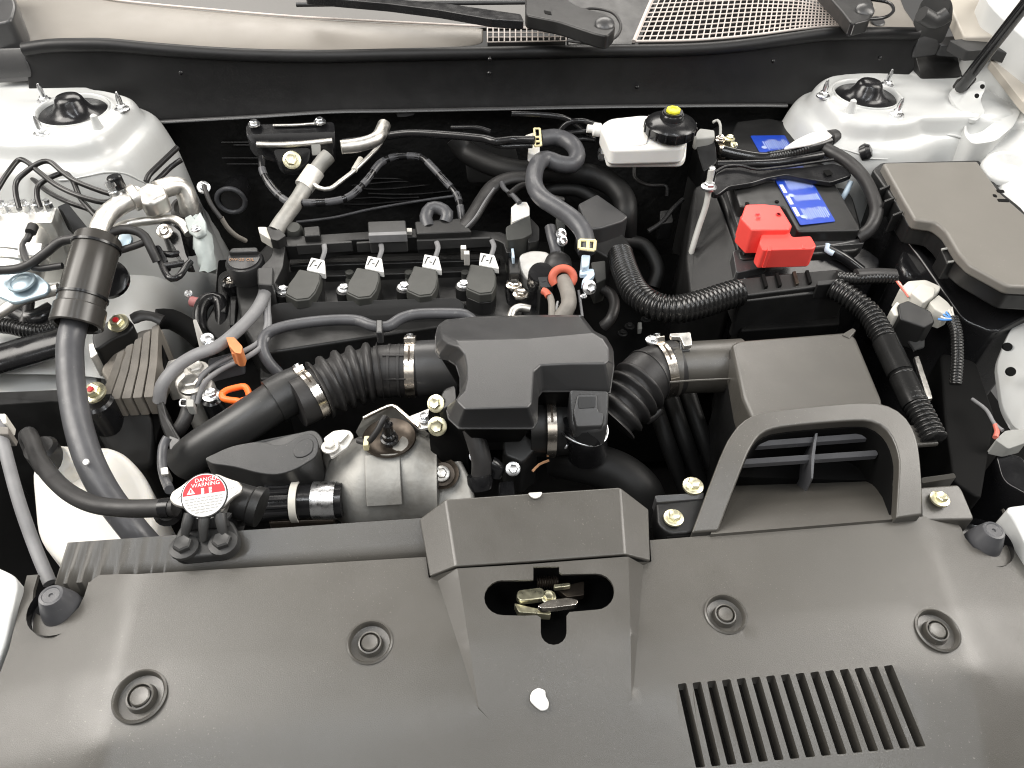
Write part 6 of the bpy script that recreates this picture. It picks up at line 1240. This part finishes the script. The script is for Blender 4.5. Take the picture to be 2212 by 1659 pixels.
# left edge rods
pr_ = thing('headlamp_stay', 'grey steel stay rod standing at the frame edge by reserve tank', 'rod')
tube('rod', [(-4, 900, .0), (8, 960, -.01), (40, 1080, -.03), (75, 1180, -.05), (108, 1260, -.06)], .0062, 'conduit_grey', pr_, seg=12)
prism('upper_plug', [(-10, 895, .006), (12, 892, .006), (15, 915, .0), (-10, 918, .0)], 0, -.02, 'connector', pr_, rnd=.002, bev=.0015)
prism('orange_mark', [(-10, 920, .004), (18, 922, .004), (18, 938, .0), (-10, 938, .0)], 0, -.02, 'hose_tan', pr_, bev=.001)
# hoses at the elbow duct
dh = thing('drain_hose', 'thin tan hose with clamp dropping beside the elbow duct', 'hose')
tube('hose', [(362, 945, -.06), (352, 965, -.065), (350, 1000, -.07), (355, 1030, -.075), (366, 1058, -.06)], .0052, 'hose_grey', dh, seg=12)
prism('clamp', [(346, 1010, -.06), (362, 1008, -.06), (364, 1024, -.064), (348, 1026, -.064)], 0, -.08, 'alloy', dh, bev=.001)
lb2 = thing('loom_guide', 'dark green black loom guide between engine mount and elbow duct', 'guide')
prism('channel', [(336, 870, -.08), (352, 862, -.078), (362, 900, -.085), (392, 950, -.09), (388, 965, -.095), (368, 970, -.10), (345, 915, -.095)], 0, -.14, 'dark_plastic', lb2, rnd=.005, bev=.003)
prism('tab', [(365, 940, -.08), (390, 950, -.08), (386, 968, -.085), (366, 972, -.086)], 0, -.12, 'satin_plastic', lb2, rnd=.003, bev=.002)
# ================================================================== small things in the gaps
gk = thing('pipe_grommet', 'black rubber grommet ring where the silver pipe meets the firewall', 'grommet')
lathe('ring', at(402, 452, .03), (.2, -.4, .9), [(.020, -.03), (.020, .0), (.015, .004), (.012, .001), (0, .001)], 'rubber', gk, seg=24)
tube('boot', [(398, 460, .02), (402, 500, .0), (415, 540, -.03)], .015, 'gloss_black', gk, seg=14)
bolt(gk, at(440, 405, .02), .006, 'zinc', axis=(.2, -.7, .7))
hv = thing('heater_pipe_end', 'dim crescent edged pipe mouth on the dark firewall', 'pipe')
c = aty(500, 430, 1.12)
tube_w('mouth_ring', [c+V((.022*math.cos(a), -.004, .022*math.sin(a))) for a in [math.radians(i*30) for i in range(13)]], .004, 'hose_grey', hv, seg=8, step=.004)
lathe('pipe', c, (0, .9, -.2), [(.021, 0), (.021, .06)], 'gloss_black', hv, seg=22)
ys = thing('oxygen_sensor_lead', 'tan sleeved sensor lead dropping behind the oil filler cap', 'lead')
tube('lead', [(478, 470, .02), (490, 490, .005), (508, 508, -.01), (530, 520, -.03)], .0034, 'hose_tan', ys, seg=8)
tube('plug', [(440, 400, .05), (455, 440, .035), (478, 472, .02)], .0032, 'rubber', ys, seg=8)
il = thing('ignition_sub_loom', 'thin black wire draped across the firewall behind the relay box', 'wiring loom')
tube_w('wire', [aty(640, 480, 1.06), aty(720, 470, 1.08), aty(800, 452, 1.10), aty(900, 435, 1.12), aty(990, 422, 1.13)], .0022, 'hose_grey', il, seg=7)
vh = thing('vacuum_hose', 'slim black vacuum hose curving behind the heater hose', 'hose')
tube('hose', [(1100, 420, .01), (1130, 400, .012), (1165, 405, .01), (1190, 425, .0), (1215, 432, -.01)], .0048, 'rubber', vh, seg=10)
tube('lower_run', [(1330, 520, -.06), (1390, 530, -.07), (1420, 580, -.09), (1410, 620, -.11)], .011, 'dark_rubber', vh, seg=10)
fs_ = thing('firewall_stiffener', 'dark stamped stiffener plate behind the heater hose', 'plate')
prism_w('plate', [aty(1000, 300, 1.17), aty(1110, 305, 1.17), aty(1130, 380, 1.15), aty(1010, 385, 1.15)], 0, 'dark_plastic', fs_, thick=.01, bev=.003, rnd=.01)
prism_w('pale_lug', [aty(995, 300, 1.16), aty(1012, 302, 1.16), aty(1014, 348, 1.15), aty(1000, 345, 1.15)], 0, 'satin_plastic', fs_, thick=.008, bev=.002, rnd=.004)
cs2 = thing('splash_guard', 'black splash guard wall between headlamp connector and air scoop', 'guard')
prism('wall', [(2030, 760, -.06), (2110, 780, -.06), (2150, 900, -.08), (2120, 1080, -.06), (2060, 1040, -.06), (2040, 900, -.08)], 0, -.35, 'deep_black', cs2, rnd=.01, bev=.004)
# sealant beads and spot welds of the towers
for sgn, t in ((-1, tl), (1, tr)):
    kk = .4 if sgn < 0 else 1.7
    def on(u, v): return V((sgn*(.587+u), 1.088+v, tower_z(u, v, kk)+.0006))
    for rr_ in (.113,):
        tube_w('sealant_bead', [on(rr_*math.cos(a)*1.02, rr_*math.sin(a)*1.02) for a in [math.radians(200+i*7) for i in range(11)]], .0014, 'white_paint', t, seg=6, step=.006, wob=.25)
# sealer bead along the fender seam
tube_w('seam_bead', [at(1990, 286, .062), at(2040, 290, .060), at(2085, 300, .06), at(2110, 330, .055)], .0018, 'white_paint', ff, seg=8, step=.006, wob=.2)
# mould line and ejector marks of the air filter box, part number pad of the resonator
for px, py in ((1650, 775), (1800, 765), (1680, 850), (1850, 838)):
    lathe('ejector_mark', at(px, py, .0105), (0, 0, 1), [(.0042, -.002), (.0042, .0002), (.0036, .0004), (0, .0003)], 'cover_plastic', ab, seg=16) if False else None
tube('mould_line', [(1447, 826, -.030), (1500, 822, -.030), (1590, 818, -.030)], .0014, 'cover_plastic', ab, seg=6)
# ------------------------------------------------------------------ put every thing's origin at its base
def _reach(o):
    pts = [v.co for v in o.data.vertices] if o.type == 'MESH' else []
    for c in o.children: pts = pts + _reach(c)
    return pts
for o in [o for o in scene.objects if o.parent is None and o.type in ('EMPTY', 'MESH')]:
    pts = _reach(o)
    if not pts: continue
    xs, ys, zs = [p.x for p in pts], [p.y for p in pts], [p.z for p in pts]
    loc = V(((min(xs)+max(xs))/2, (min(ys)+max(ys))/2, min(zs))); T = Matrix.Translation(-loc)
    for c in o.children: c.matrix_parent_inverse = T
    if o.type == 'MESH': o.data.transform(T)
    o.location = loc
